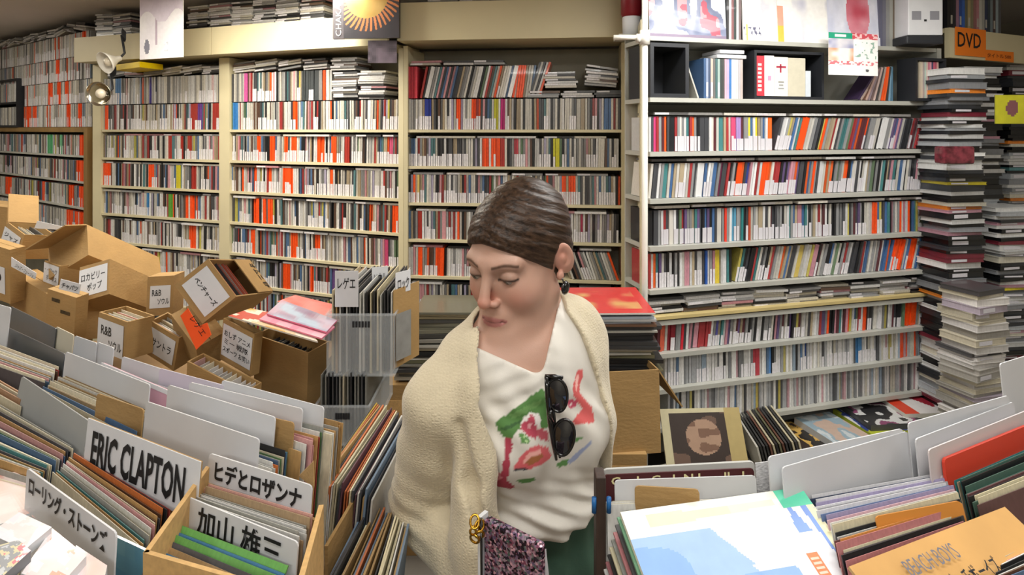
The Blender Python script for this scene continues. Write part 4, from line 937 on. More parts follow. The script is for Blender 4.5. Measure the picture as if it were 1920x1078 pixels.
lay(1520, 812, .54, .22, .22, .02, .3, blobs(['2a2624', 'd0a858', '3a2c28', 'caa468', '8f2f28'], 3, 5), 'dark magazine with golden photograph on the ledge', edge='333')if False else lay(1520, 812, .54, .22, .22, .02, .3, blobs(['2a2624', 'd0a858', '3a2c28', 'caa468', '8f2f28'], 3, 5), 'dark magazine with golden photograph on the ledge', edge='333333')
lay(1455, 838, .52, .25, .25, .02, .35, blobs(['26282a', '35383a', '1f2022', '6a4a4c'], 4, 6), 'black magazine on the ledge next to the portrait sleeve', edge='2a2a2a')
lay(1770, 770, .51, .2, .2, .012, .1, lambda s, t: 'c9c8be', 'plain pale board on the ledge by the DVD piles', 'board')
def portrait(s, t):
    r = ((s - .5) / .22) ** 2 + ((t - .55) / .28) ** 2
    if s > .80 or s < .1: return 'b3a06c' if s > .8 else 'c9c09c'
    if .1 < t < .92:
        if r < 1: return 'a98a74' if vn(s * 8, t * 8) > .3 else '7a5c4c'
        return '3b302c' if vn(s * 5, t * 5, 3) > .35 else '6b5448'
    return 'c9c09c'
pa = P(1252, 890, 1.88); pz = Vector((-.02, .45, .89)).normalized()
cov = art('picture_sleeve', pa, (1, .05, 0), pz, .27, .19, portrait, 70, 56, .006)
tag(cov, 'record sleeve with a brown photograph leaning below the white rack', 'record')
for k in range(14):
    nm, col = lpick(random.Random(k + 70), FL); L = P(1420 + k * 6, 838 - k * .8, 1.98 + .0 * k); 
    put_lp(L, L + Vector((.02, .26, 0)), .006, Vector((-.25, 0, 1)).normalized(), nm, col, f"{nm} sleeve, {ORD(k + 1)} from left in the dark row below the white rack", 'record sleeves below the white rack', h=min(.3, L.z - LZ - .002))
# ---------------------------------------------------------------- things on the two top shelves of the white rack
def shelf_box(w, u0, u1, z0, z1, dep, th, front, name, label, cat, m=mDark, back=True):
    a, b = w.s(u0), w.s(u1); t = thing(name, w.pt((a + b) / 2, 0, z0), label, cat)
    o = w.pt(a, front, z0)
    MB().box(o, w.t * (b - a), -w.n * dep, UP * th).build('bottom_panel', m, t)
    MB().box(o + UP * (z1 - z0 - th), w.t * (b - a), -w.n * dep, UP * th).build('top_panel', m, t)
    MB().box(o + UP * th, w.t * th, -w.n * dep, UP * (z1 - z0 - 2 * th)).build('side_panel', m, t)
    MB().box(o + UP * th + w.t * (b - a - th), w.t * th, -w.n * dep, UP * (z1 - z0 - 2 * th)).build('side_panel', m, t)
    if back: MB().box(o - w.n * (dep - .004) + UP * th, w.t * (b - a), -w.n * .004, UP * (z1 - z0 - 2 * th)).build('back_panel', m, t)
    return t
zb = zr[1] + .001
shelf_box(WR, 1217, 1289, zb, 2.012, .17, .014, .01, 'cube_organiser', 'empty black cube box at the left end below the top shelf', 'box')
shelf_box(WR, 1700, 1757, zb + .0, 1.99, .085, .011, .04, 'cube_organiser', 'black cube box filled with discs at the right end of the white rack', 'box')
shelf_box(WR, 1412, 1542, zb - .0, 2.0, .17, .010, .008, 'cube_organiser', 'wide black cube box holding box sets behind the hanging leaflet', 'box')
def spine_book(w, s0, z, wd, h, col, name, label, cat, group=None, dep=.14, lean=0, front=.0, art_fn=None, mat=None):
    x = w.t * math.cos(lean) - UP * math.sin(lean); zz = UP * math.cos(lean) + w.t * math.sin(lean)
    o = w.pt(s0, front, z + max(0, math.sin(lean) * wd)); t = thing(name, frame(o, x, -w.n, zz), label, cat, group)
    c = lin(col); mb = MB()
    mb.box(o, x * wd, -w.n * .002, zz * h, c); mb.box(o - w.n * .002, x * .0018, -w.n * dep, zz * h, c); mb.box(o - w.n * .002 + x * (wd - .0018), x * .0018, -w.n * dep, zz * h, c)
    mb.build('cover', mPrint, t)
    MB().box(o - w.n * .0025 + x * .002 + zz * .003, x * (wd - .004), -w.n * (dep - .004), zz * (h - .006), lin('e4e0d6')).build('page_block', mPrintM, t)
    if art_fn:
        for a in art_fn: MB().box(o + w.n * .0004 + x * (wd * a[0]) + zz * (h * a[1]), x * (wd * a[2]), -w.n * .0004, zz * (h * a[3]), lin(a[4])).build('spine_print', mPrintM, t)
    return t
s0 = WR.s(1416)
spine_book(WR, s0, zb + .012, .040, .152, 'cf3d4a', 'boxed_set', 'red spined box set in the wide black cube box', 'box set', art_fn=[(.3, .12 + .105 * k, .4, .06, 'f0dcd4') for k in range(7)])
spine_book(WR, s0 + .041, zb + .012, .042, .154, 'f1eeee', 'boxed_set', 'white box set with pink dot in the wide black cube box', 'box set', art_fn=[(.35, .38, .34, .12, 'e89ab8')])
spine_book(WR, s0 + .084, zb + .012, .062, .150, 'ece9dc', 'boxed_set', 'cream box set with crimson brush mark on its spine', 'box set', art_fn=[(.15, .72, .7, .05, 'a83048'), (.4, .6, .12, .22, 'a83048'), (.3, .34, .4, .04, '8a8a88'), (.35, .26, .3, .04, '9a9a98'), (.3, .18, .4, .03, '9a9a98')])
spine_book(WR, s0 + .147, zb + .012, .078, .148, 'cfc9b4', 'boxed_set', 'plain tan box set at the right in the wide black cube box', 'box set')
spine_book(WR, s0 + .226, zb + .012, .024, .10, 'd4dbe2', 'boxed_set', 'short pale blue case at the right end of the wide cube box', 'box set')
L_ = ['3c5a80', '8896b0', '44526c', 'c9b4a4', '6c6a68', '4a6a6a', 'a0b4ac', '3f4644', '4c4e4c', 'd2a8b8', 'b8a8c8', '3f78b8', 'd8dde0', 'c8d0d8', 'd0ccc8', 'b8b4b8', 'c4b4ae']
N_ = ['navy', 'lilac grey', 'slate', 'beige', 'grey', 'dark teal', 'pale green', 'black', 'charcoal', 'pink', 'mauve', 'bright blue', 'white', 'silver', 'pale grey', 'light grey', 'sand']
sx = WR.s(1321)
for k, (c, n) in enumerate(zip(L_, N_)):
    spine_book(WR, sx + k * .0098, zb, .0092, .148, c, 'slim_disc_case', f'{n} slim case standing between the black cube boxes, {ORD(k+1)} from left', 'disc case', 'slim cases between the black cube boxes', front=-.005, art_fn=[(.1, .05, .8, .35, 'dcdce8')] if k in (1, 3, 6) else None)
for k, (u, z, w_) in enumerate(((1345, zb + .150, .125), (1350, zb + .168, .105))):
    a = WR.s(u); bk = thing('white_book', WR.pt(a, 0, z), ['lower', 'upper'][k] + ' white book lying flat on the slim cases', 'book')
    me = MB().box(WR.pt(a, 0, z), WR.t * w_, -WR.n * .12, UP * .014).mesh('cover', mPaper); link('cover', bevel(me, .003), bk, Matrix.Identity(4))
spine_book(WR, WR.s(1314), zb + .0, .006, .15, 'b8b6ac', 'slim_disc_case', 'single pale slim case leaning left beside the empty cube box', 'disc case', lean=-.36, front=-.02)
LB = [('3b2c4a', 'dark purple', .92), ('a8948a', 'dusty pink', .88), ('6a4a3c', 'brown', .74), ('b89a90', 'rose', .62), ('8c7c84', 'mauve', .55), ('6f5c5a', 'umber', .48), ('c4aca4', 'pale pink', .42), ('4a4848', 'charcoal', .36), ('a89890', 'taupe', .33), ('f0561e', 'orange', .30), ('f0642c', 'light orange', .26), ('3c3c3c', 'black', .18), ('7ca0b8', 'sky blue', .06), ('557a92', 'steel blue', .0)]
for k, (c, n, ln) in enumerate(LB):
    spine_book(WR, WR.s(1612) + k * .0128, zb + .001, .009, .140, c, 'picture_book', f'{n} thin picture book leaning right toward the filled cube box', 'book', 'leaning picture books', lean=ln * .72, front=-.01, dep=.07)
for k, (c, n) in enumerate(zip(['c9bda8', 'd6c8b4', 'b0a4a0', 'b8ccc0', 'd8c0b4', 'c9788a', 'd89aa8', '4c4a68', 'c96078', 'b05468', 'd8a8a0'], ['tan', 'cream', 'grey', 'pale green', 'peach', 'rose', 'pink', 'indigo', 'raspberry', 'wine', 'salmon'])):
    spine_book(WR, WR.s(1711) + k * .0090, zb + .012, .0086, .148, c, 'slim_disc_case', f'{n} slim case inside the black cube box at the right end of the rack', 'disc case', 'slim cases in the right cube box', front=.03, dep=.07)
# leaflet hanging from the top shelf
def leaf(s, t):
    v = 1 - t
    if v < .14: return ('f4f4f0' if (.13 < s < .35 and .04 < v < .1) else '1f9f7c') if s < .48 else ('f0c8c8' if vn(s * 20, v * 30) > .6 else 'd2505c')
    if v < .66 and s < .5: return mix('9a9cc0', 'f0ece8', vn(s * 9, v * 9)) if v < .36 else mix('e08a5c', 'f4efe8', vn(s * 8, v * 8, 4) * 1.2)
    if .66 < v < .76: return 'dc7c84' if vn(s * 26, v * 30, 3) > .55 else 'f8f4f2'
    if .2 < v < .6 and vn(s * 22, v * 22, 7) > .72: return '9ab8a8'
    if (s - .78) ** 2 + (v - .88) ** 2 < .0012: return '5a5a5c'
    return 'f8f8f6'
o = WR.pt(WR.s(1533), .055, 0)
lf = art('hanging_leaflet', Vector((o.x, o.y, P(0, 140, o.y).z)), WR.t, UP, WR.s(1624) - WR.s(1533), P(0, 60, o.y).z - P(0, 140, o.y).z, leaf, 88, 80, .0012, mat=mPrintM)
tag(lf, 'white leaflet with green and red header hanging from the top shelf', 'leaflet')
letter('SALE', Vector(WR.pt(WR.s(1545), .0565, P(0, 72, o.y).z)), WR.t, UP, .03, .012, M('teal_ink', '1f7f68', .6), lf, .01) if False else None
# things on the top shelf
zt = zr[0] + .001
def stand(w, u0, u1, z0, h, front, fn, name, label, cat, n=(60, 60), thick=.006, tiltb=.06, edge='e8e6e0', mat=None):
    a, b = w.s(u0), w.s(u1); yd = UP - w.n * tiltb
    ob = art(name, w.pt(a, front, z0), w.t, yd, b - a, h, fn, n[0], n[1], thick, edge=edge, mat=mat); return tag(ob, label, cat)
def photo(s, t):
    if t < .04: return '7c6c84'
    n = vn(s * 7, t * 5, 5); 
    if t > .55 and vn(s * 3, t * 8 + s * 5, 8) > .4: return mix('e4ecf0', 'b8c8d8', vn(s * 9, t * 9))
    if n > .62: return 'b0485c' if vn(s * 11, t * 11) > .45 else 'd89098'
    if n < .3: return 'd4dce4'
    return mix('5a6484', '8a90a8', vn(s * 13, t * 11, 2))
stand(WR, 1218, 1362, zt, .31, .0, photo, 'framed_photograph', 'glossy crowded colour photograph standing at the left of the top shelf', 'picture', n=(90, 80))
for k, (c, n) in enumerate((('26262a', 'black'), ('e8e4e0', 'white'), ('8a5a5c', 'dusky red'), ('3c4644', 'dark green'), ('c9c9c9', 'silver'), ('7c6a6a', 'grey brown'))):
    spine_book(WR, WR.s(1363) + k * .0105, zt, .0098, .31, c, 'tall_picture_book', f'{n} tall thin book between photograph and poster on the top shelf', 'book', 'tall books on the top shelf', dep=.17, front=-.002)
def pale(s, t):
    if .08 < s < .13 and t < .2: return 'f0d070'
    if .02 < s < .5 and .07 < t < .16 and vn(s * 24, t * 40) > .62: return '5c5c78'
    return mix('f4f2ee', 'd8d8e0', max(0, vn(s * 7, t * 7, 3) - .55) * 3)
stand(WR, 1394, 1460, zt, .31, .0, pale, 'picture_sleeve', 'white sleeve with small dark print on the top shelf', 'record')
def pale2(s, t):
    if s < .12 and t < .45: return 'ecc050' if t < .2 else 'e8a890'
    return mix('f6f4f0', 'c8c8d8', max(0, vn(s * 6, t * 6, 13) - .6) * 3)
stand(WR, 1458, 1552, zt, .31, .004, pale2, 'picture_sleeve', 'white sleeve with yellow corner on the top shelf', 'record')
def redf(s, t):
    if .38 < s < .85 and .1 < t < .75 and ((s - .6) / .22) ** 2 + ((t - .42) / .35) ** 2 < 1: return mix('c44a5c', 'e8a8b4', vn(s * 7, t * 7))
    return mix('c8cce0', 'f0f0f8', vn(s * 10, t * 4, 3))
stand(WR, 1550, 1650, zt, .31, .002, redf, 'picture_sleeve', 'shiny sleeve with a rose red shape above the hanging leaflet', 'record')
for k, (c, n) in enumerate((('5c5c70', 'slate'), ('6a6a78', 'grey'), ('8a8a88', 'light grey'), ('9c9c94', 'stone'), ('6c5f50', 'brown'), ('8a7c6c', 'tan'))):
    spine_book(WR, WR.s(1648) + k * .0175, zt, .0168, .31, c, 'record_box_set', f'{n} spined tall box set beside the boxed white toy on the top shelf', 'box set', 'tall box sets on the top shelf', dep=.17)
# white printed carton with two grey panels
tb = thing('toy_carton', WR.pt(WR.s(1730), .03, 2.07), 'white window carton with two grey squares at the right end of the top shelf', 'box')
yq = 2.30; a, b = P(1703, 66, yq), P(1768, 66, yq)
me = MB().bbox(a.x, yq, a.z, b.x, yq + .14, a.z + .19).mesh('carton', mPaper); link('carton', bevel(me, .004), tb, Matrix.Identity(4))
for u in (1710, 1744):
    q = P(u, 37, yq - .001); MB().bbox(q.x, yq - .001, q.z, q.x + .036, yq, q.z + .034).build('grey_panel', M('grey_panel', '8d8d94', .5), tb)
q = P(1733, 40, yq - .001); MB().bbox(q.x, yq - .001, q.z, q.x + .01, yq, q.z + .008).build('printed_mark', mInk, tb)
me = MB().bbox(a.x - .01, yq - .005, a.z - .035, b.x + .0, yq + .15, a.z - .001).mesh('dark_base', mDark); link('dark_base', bevel(me, .006), tb, Matrix.Identity(4))
# red and white hanging cloth left of the pipe post
rc = thing('red_container', P(1184, 70, 2.3), 'dark red bottle shaped container with white lower part behind the steel post', 'container')
q = P(1184, 68, 2.30)
MB().lathe([(.0, 0), (.034, 0), (.036, .07), (.034, .075)], Matrix.Translation(q), 20).build('white_base', mPaper, rc, True)
MB().lathe([(.034, .0755), (.042, .085), (.042, .26), (.03, .29), (0, .295)], Matrix.Translation(q), 20).build('red_body', M('dark_red_plastic', '7c1420', .35), rc, True)
MB().bbox(q.x - .06, 2.24, q.z - .012, q.x + .05, 2.36, q.z - .001).build('tray', mWhite, rc)

# ---------------------------------------------------------------- posters over the left shelves
def poster(u0, v0, u1, v1, Y, fn, name, label, cat, n=(26, 36), yaw=0, th=.004, edge='e8e6e0'):
    a = P(u0, v1, Y); x = Vector((math.cos(yaw), math.sin(yaw), 0)); w = (u1 - u0) / F * Y; h = (v1 - v0) / F * Y
    k = (u1 - 960) / F; A = Vector((a.x, a.y)); tt = (k * A.y - A.x) / (x.x - k * x.y)
    ob = art(name, a, x, UP, tt, h, fn, n[0], n[1], th, edge=edge); return tag(ob, label, cat)
def pw(s, t):
    if t > .93: return 'd9cdb4'
    if t > .55 and t > .62 + .1 * math.sin(s * 9): return mix('cfc4d4', 'e4dce8', vn(s * 5, t * 5))
    if .10 < s < .24 and .08 < t < .30: return '7c7c8c' if abs(s - .17) < .07 - abs(t - .18) * .35 else 'f2f0f2'
    if .36 < s < .42 and .2 < t < .68: return 'b8a8b8'
    if .58 < s < .66 and .1 < t < .24 and vn(s * 30, t * 30) > .5: return 'c8ccd8'
    return mix('f4f2f4', 'e8e4ec', vn(s * 4, t * 4, 2))
poster(262, -12, 343, 112, 2.92, pw, 'picture_poster', 'white and lilac poster with small figures over the left fascia', 'poster', (60, 88), yaw=-.38)
def sun(s, t):
    x, y = (s - .41), (t - .605) * 1.22
    r = math.hypot(x, y); a = math.atan2(y, x)
    if r < .39: return mix('a98a48', 'b8985a', vn(s * 9, t * 9))
    if r < .62 and math.sin(a * 40 + r * 14) > -.35 + max(0, r - .45) * 5: return mix('c07a4c', 'b0502c', max(0, math.sin(a)) )
    return mix('34343a', '403c42', vn(s * 6, t * 6))
yS = 2.63; yawS = -.12; aS = P(624, 73, yS); xS = Vector((math.cos(yawS), math.sin(yawS), 0))
sp = thing('sun_picture', aS, 'black boxed picture of a gold sun with orange rays hanging on the fascia', 'picture')
wS = (752 - 624) / F * yS
ob = art('picture_face', aS + xS * (wS * .17), xS, UP, wS * .83, wS * 1.02, sun, 120, 120, .02, parent=sp, edge='2a2a2e')
MB().box(aS, xS * (wS * .168), Vector((0, .02, 0)), UP * wS * 1.02, lin('4a464c')).build('side_band', mPrintM, sp)
letter('CHAKA KHAN', aS + xS * (wS * .13) + UP * .012 - Vector((0, .001, 0)), (0, 0, 1), -xS, .27, wS * .085, M('silver_ink', 'c9c9c9', .5), sp, .0) 
st = poster(690, 76, 744, 118, 2.62, lambda s, t: mix('4a464e', '8a7c8c', vn(s * 5, t * 5)), 'picture_sleeve', 'small dark picture sleeve below the black sun picture', 'record', (14, 12), edge='333333')
yl = thing('yellow_strip_book', P(215, 124, 3.2), 'bright yellow edged book lying on the top row of the left bookcase', 'book')
a, b = P(214, 132, 3.22), P(262, 126, 3.1)
MB().box(a, (b - a), (.04, .14, 0), UP * .03, lin('f0d000')).build('cover', mPrint, yl)
# clip lamps
def clip_lamp(p, d, r, label, lit):
    d = Vector(d).normalized(); x = d.orthogonal().normalized(); y = d.cross(x); m = frame(p, x, y, d)
    t = thing('clip_lamp', m, label, 'lamp')
    pr = [(r * .22, -r * 1.5), (r * .3, -r * 1.1), (r * .55, -r * .7), (r * .85, -r * .3), (r, 0), (r * .97, 0), (r * .8, -r * .3), (r * .5, -r * .68), (r * .2, -r * .9)]
    MB().lathe(pr, m, 28).build('reflector', mChrome if not lit else mPole, t, True)
    MB().lathe([(0, -r * .02), (r * .3, -r * .08), (r * .42, -r * .3), (r * .3, -r * .6), (r * .18, -r * .8)], m, 20).build('bulb', M('bulb_glass', 'efe6d2', .15), t, True)
    MB().tube([p - d * r * 1.4, p - d * r * 1.9 + UP * .02, p - d * r * 1.6 + UP * .12], .006, 8).build('arm', mDark, t, True)
    MB().box(p - d * r * 1.6 + UP * .11 - x * .012, x * .024, y * .03, UP * .04).build('clip', mDark, t)
clip_lamp(P(196, 118, 3.02), (-.35, -.75, -.35), .058, 'upper cream clip lamp with reflector in front of the left fascia', True)
clip_lamp(P(184, 176, 2.98), (.05, -.95, -.12), .062, 'lower chrome clip lamp hanging in front of the corner post', False)

# ---------------------------------------------------------------- DVD piles and fascia at the right edge
WD = Wall(1762, 2.46, 2060, 3.0)
def dvd_mesh(kind):
    mb = MB(); h = .014
    mb.bbox(0, 0, 0, .19, .135, .0018); mb.bbox(0, 0, h - .0018, .19, .135, h); mb.bbox(.002, .0012, .0018, .188, .133, h - .0018)
    if kind: mb.bbox(.02, -.0005, .003, .10, 0, h - .003, mi=1)
    return mb.mesh('disc_case_dvd', [mCase, mStrip])
DVM = [dvd_mesh(0), dvd_mesh(1)]
DV = [('black', '18191c', 9), ('dark grey', '34363a', 5), ('grey', '84868a', 4), ('white', 'd2d2d0', 7), ('cream', 'c9c4b4', 2), ('silver', 'a8acb0', 3), ('maroon', '7c2c3a', 1), ('orange', 'd8802c', .6), ('yellow', 'c4b42c', .6), ('teal', '5f9498', .7), ('pink', 'b88a98', 1)]
def dpile(u, Y, v1, v0, where, seed, yaw=0, pal=DV, w=.19, jit=.01, z0=None, z1=None, d=.135):
    rnd = random.Random(seed); z = z0 if z0 is not None else P(u, v1, Y).z; zt = z1 if z1 is not None else P(u, v0, Y).z; k = 0
    base = P(u, HZ, Y)
    while z < zt:
        nm, col = lpick(rnd, pal); th = .014 * rnd.choice((.8, 1, 1, 1.2, 1.8)); ya = yaw + rnd.uniform(-.10, .10); k += 1
        x = Vector((math.cos(ya), math.sin(ya), 0)); y = Vector((-x.y, x.x, 0))
        o = Vector((base.x, base.y, z)) - x * w / 2 + Vector((rnd.uniform(-jit, jit), rnd.uniform(-jit, jit), 0))
        ob = link('dvd_case', DVM[rnd.random() < .3], None, frame(o, x * (w / .19), y * (d / .135), UP * (th / .014)), col)
        tag(ob, f"{nm} disc case, {ORD(k)} from bottom {where}", 'DVD case', f'cases {where}'); z += th + .0004
    return z
ya = .16
dpile(1812, 2.30, 0, 128, 'in the leftmost tall DVD pile beside the rack', 61, ya, z0=LZ + .001, w=.165)
za = dpile(1842, 2.52, 0, 128, 'in the second tall DVD pile', 62, ya, z0=LZ + .001)
dpile(1910, 2.40, 0, 395, 'in the right front DVD pile, lower part', 63, ya, z0=P(0, 520, 2.4).z if False else LZ + .001, w=.19)
dpile(1925, 2.72, 0, 125, 'in the rear right DVD pile under the fascia', 64, ya, z0=LZ + .001)
MG = [('white', 'd4d0cc', 5), ('lilac', 'b0a4b0', 2), ('cream', 'bcb4a0', 4), ('grey', '97938c', 5), ('dark grey', '4c4a4c', 3)]
zc = dpile(1858, 2.04, 0, 550, 'in the magazine pile before the DVD piles', 65, .3, pal=MG, w=.145, d=.13, z0=LZ + .001)
red = thing('wrapped_parcel', P(1800, 292, 2.2), 'crumpled clear wrapped red parcel stuck in the leftmost DVD pile', 'parcel')
me = MB().bbox(P(1768, 300, 2.17).x, 2.165, P(0, 308, 2.17).z, P(1828, 300, 2.17).x, 2.22, P(0, 274, 2.17).z).mesh('parcel', M('wrapped_red', '6e2c36', .2, var=.7, vscale=40, coat=.6)); link('parcel', bevel(me, .012, 3), red, Matrix.Identity(4))
yc = poster(1866, 178, 1925, 232, 2.22, lambda s, t: ('7a4c50' if ((s - .55) / .2) ** 2 + ((t - .55) / .28) ** 2 < 1 else mix('c4c02c', 'b0ac28', vn(s * 5, t * 5))), 'dvd_cover', 'yellow green cover with dark round shape facing front in the DVD piles', 'DVD case', (18, 16), edge='7c7a2c')
fb = thing('shelf_fascia', P(1840, 80, 2.5), 'beige fascia board above the DVD piles carrying orange sign', 'panel')
a, b = WD.s(1766), WD.s(2050)
z0, z1 = 2.0, 2.125
MB().box(WD.pt(a, .03, z0), WD.t * (b - a), -WD.n * .02, UP * (z1 - z0)).build('front_panel', mHead, fb)
MB().box(WD.pt(a, .009, z1 - .02), WD.t * (b - a), -WD.n * .2, UP * .019).build('shelf_board', mHead, fb)
sg = thing('orange_sign', WD.pt(WD.s(1795), .035, 2.03), 'fluorescent orange paper sign with black lettering on the right fascia', 'sign')
a, b, c = WD.s(1775), WD.s(1832), WD.s(1884)
zb0 = P(0, 108, 2.46).z
MB().box(WD.pt(a, .034, 2.012), WD.t * (b - a), -WD.n * .002, UP * .118).build('sign_sheet', mOrangeS := M('orange_sign_paper', 'f5821e', .6), sg)
MB().box(WD.pt(b, .034, 2.0), WD.t * (c - b), -WD.n * .002, UP * .046).build('sign_sheet', mOrangeS, sg)
letter('DVD', WD.pt(a, .0345, 2.047) + WD.t * .014, WD.t, UP, (b - a) * .76, .062, mInk, sg, .01)
letter('タイトル 500', WD.pt(b, .0345, 2.014) + WD.t * .008, WD.t, UP, (c - b) * .85, .018, M('brown_ink', '7a3c10', .6), sg, .01)
BK = [('1c1d22', 'black'), ('202126', 'dark'), ('2b2c33', 'charcoal'), ('a0788c', 'mauve'), ('2d4f9c', 'blue'), ('3c6ac0', 'bright blue'), ('6c6a58', 'olive'), ('b0a074', 'sand'), ('8a8468', 'khaki'), ('9c6a6c', 'dull red'), ('b88088', 'rose'), ('c4c4bc', 'white'), ('a8a8a0', 'pale grey'), ('2c3a5c', 'navy'), ('34424c', 'slate'), ('7c8a90', 'steel'), ('4c3a3a', 'brown'), ('98a8b0', 'light blue'), ('5a5a60', 'grey')]
sx = WD.s(1776)
for k, (c, n) in enumerate(BK):
    spine_book(WD, sx + k * .021, 2.127, .0195, .22 + .01 * math.sin(k * 2.1), c, 'hardback_book', f'{n} spined book standing on the fascia shelf at the top right, {ORD(k+1)} from left', 'book', 'books on the fascia shelf', dep=.13, front=.0, art_fn=[(.2, .1, .6, .16, 'b8b4a8')] if k % 3 == 1 else None)
tag(LPS.build('record_sleeves', mPrint), 'further record sleeves in flat piles and dark rows beyond the single ones', 'records', kind='stuff') if LPS.n else None
# ---------------------------------------------------------------- the woman (signed distance volumes -> one surface each)
class Vol:
    def __init__(s, xs, ys, zs):
        s.x, s.y, s.z = [np.asarray(a, np.float32) for a in (xs, ys, zs)]
        s.F = np.full((len(s.x), len(s.y), len(s.z)), .5, np.float32)
    def sub(s, lo, hi):
        i = [(max(0, np.searchsorted(a, l) - 1), min(len(a), np.searchsorted(a, h) + 1)) for a, l, h in zip((s.x, s.y, s.z), lo, hi)]
        sl = tuple(slice(*q) for q in i)
        return sl, s.x[sl[0]][:, None, None], s.y[sl[1]][None, :, None], s.z[sl[2]][None, None, :]
    def op(s, sh, k=.0, mode='u', infl=0):
        lo, hi, fn = sh; m = k * 1.2 + .03 + abs(infl)
        sl, X, Y, Z = s.sub([a - m for a in lo], [a + m for a in hi])
        if any(q.stop <= q.start for q in sl): return s
        d = fn(X, Y, Z).astype(np.float32) - infl; A = s.F[sl]
        if mode == 'u':
            if k: h = np.clip(.5 + .5 * (A - d) / k, 0, 1); s.F[sl] = A * (1 - h) + d * h - k * h * (1 - h)
            else: s.F[sl] = np.minimum(A, d)
        else:       # subtract
            if k: h = np.clip(.5 - .5 * (A + d) / k, 0, 1); s.F[sl] = A * (1 - h) - d * h + k * h * (1 - h)
            else: s.F[sl] = np.maximum(A, -d)
        return s
    def mesh(s):
        F = s.F; S = F < 0; nx, ny, nz = F.shape
        C = [S[a:nx - 1 + a, b:ny - 1 + b, c:nz - 1 + c] for a in (0, 1) for b in (0, 1) for c in (0, 1)]
        cnt = sum(c.astype(np.int8) for c in C); act = (cnt > 0) & (cnt < 8)
        I, J, K = np.nonzero(act); idx = np.full(act.shape, -1, np.int32); idx[I, J, K] = np.arange(len(I))
        P_ = np.zeros((len(I), 3)); N = np.zeros(len(I))
        def crd(a, b, c): return np.stack([s.x[I + a], s.y[J + b], s.z[K + c]], 1).astype(float)
        for p, q in [((0,0,0),(1,0,0)),((0,1,0),(1,1,0)),((0,0,1),(1,0,1)),((0,1,1),(1,1,1)),((0,0,0),(0,1,0)),((1,0,0),(1,1,0)),((0,0,1),(0,1,1)),((1,0,1),(1,1,1)),((0,0,0),(0,0,1)),((1,0,0),(1,0,1)),((0,1,0),(0,1,1)),((1,1,0),(1,1,1))]:
            f0 = F[I + p[0], J + p[1], K + p[2]]; f1 = F[I + q[0], J + q[1], K + q[2]]; m = (f0 < 0) != (f1 < 0)
            t = np.where(m, f0 / np.where(m, f0 - f1, 1), 0)[:, None]
            P_ += np.where(m[:, None], crd(*p) * (1 - t) + crd(*q) * t, 0); N += m
        P_ /= N[:, None]; Q = []
        for ax in range(3):
            d = [0, 0, 0]; d[ax] = 1
            A = S[:nx - d[0], :ny - d[1], :nz - d[2]]; B = S[d[0]:, d[1]:, d[2]:]
            i, j, k = np.nonzero(A != B); ok = np.ones(len(i), bool); o = [a for a in range(3) if a != ax]; c = [i, j, k]
            for a in o: ok &= (c[a] > 0) & (c[a] < F.shape[a] - 1)
            c = [q[ok] for q in c]; fl = A[tuple(c)]
            def cell(da, db):
                cc = list(c); cc[o[0]] = c[o[0]] - da; cc[o[1]] = c[o[1]] - db; return idx[tuple(cc)]
            q = np.stack([cell(1, 1), cell(0, 1), cell(0, 0), cell(1, 0)], 1)
            if ax == 1: fl = ~fl
            q[~fl] = q[~fl][:, ::-1]; Q.append(q)
        return P_, np.concatenate(Q)
def cap(a, b, r1, r2=None):
    a = np.array(a, float); b = np.array(b, float); r2 = r1 if r2 is None else r2; R = max(r1, r2)
    def fn(X, Y, Z):
        ab = b - a; L = ab @ ab
        t = np.clip(((X - a[0]) * ab[0] + (Y - a[1]) * ab[1] + (Z - a[2]) * ab[2]) / L, 0, 1)
        return np.sqrt((X - a[0] - t * ab[0]) ** 2 + (Y - a[1] - t * ab[1]) ** 2 + (Z - a[2] - t * ab[2]) ** 2) - (r1 + (r2 - r1) * t)
    return np.minimum(a, b) - R, np.maximum(a, b) + R, fn
def ell(c, r, R=np.eye(3)):
    c = np.array(c, float); r = np.array(r, float); R = np.array(R); e = np.sqrt(((R * r[None, :]) ** 2).sum(1))   # R columns = axes
    def fn(X, Y, Z):
        q = [(X - c[0]) * R[0, i] + (Y - c[1]) * R[1, i] + (Z - c[2]) * R[2, i] for i in range(3)]
        k0 = np.sqrt(sum((q[i] / r[i]) ** 2 for i in range(3))); k1 = np.sqrt(sum((q[i] / r[i] ** 2) ** 2 for i in range(3)))
        return k0 * (k0 - 1) / np.maximum(k1, 1e-6)
    return c - e, c + e, fn
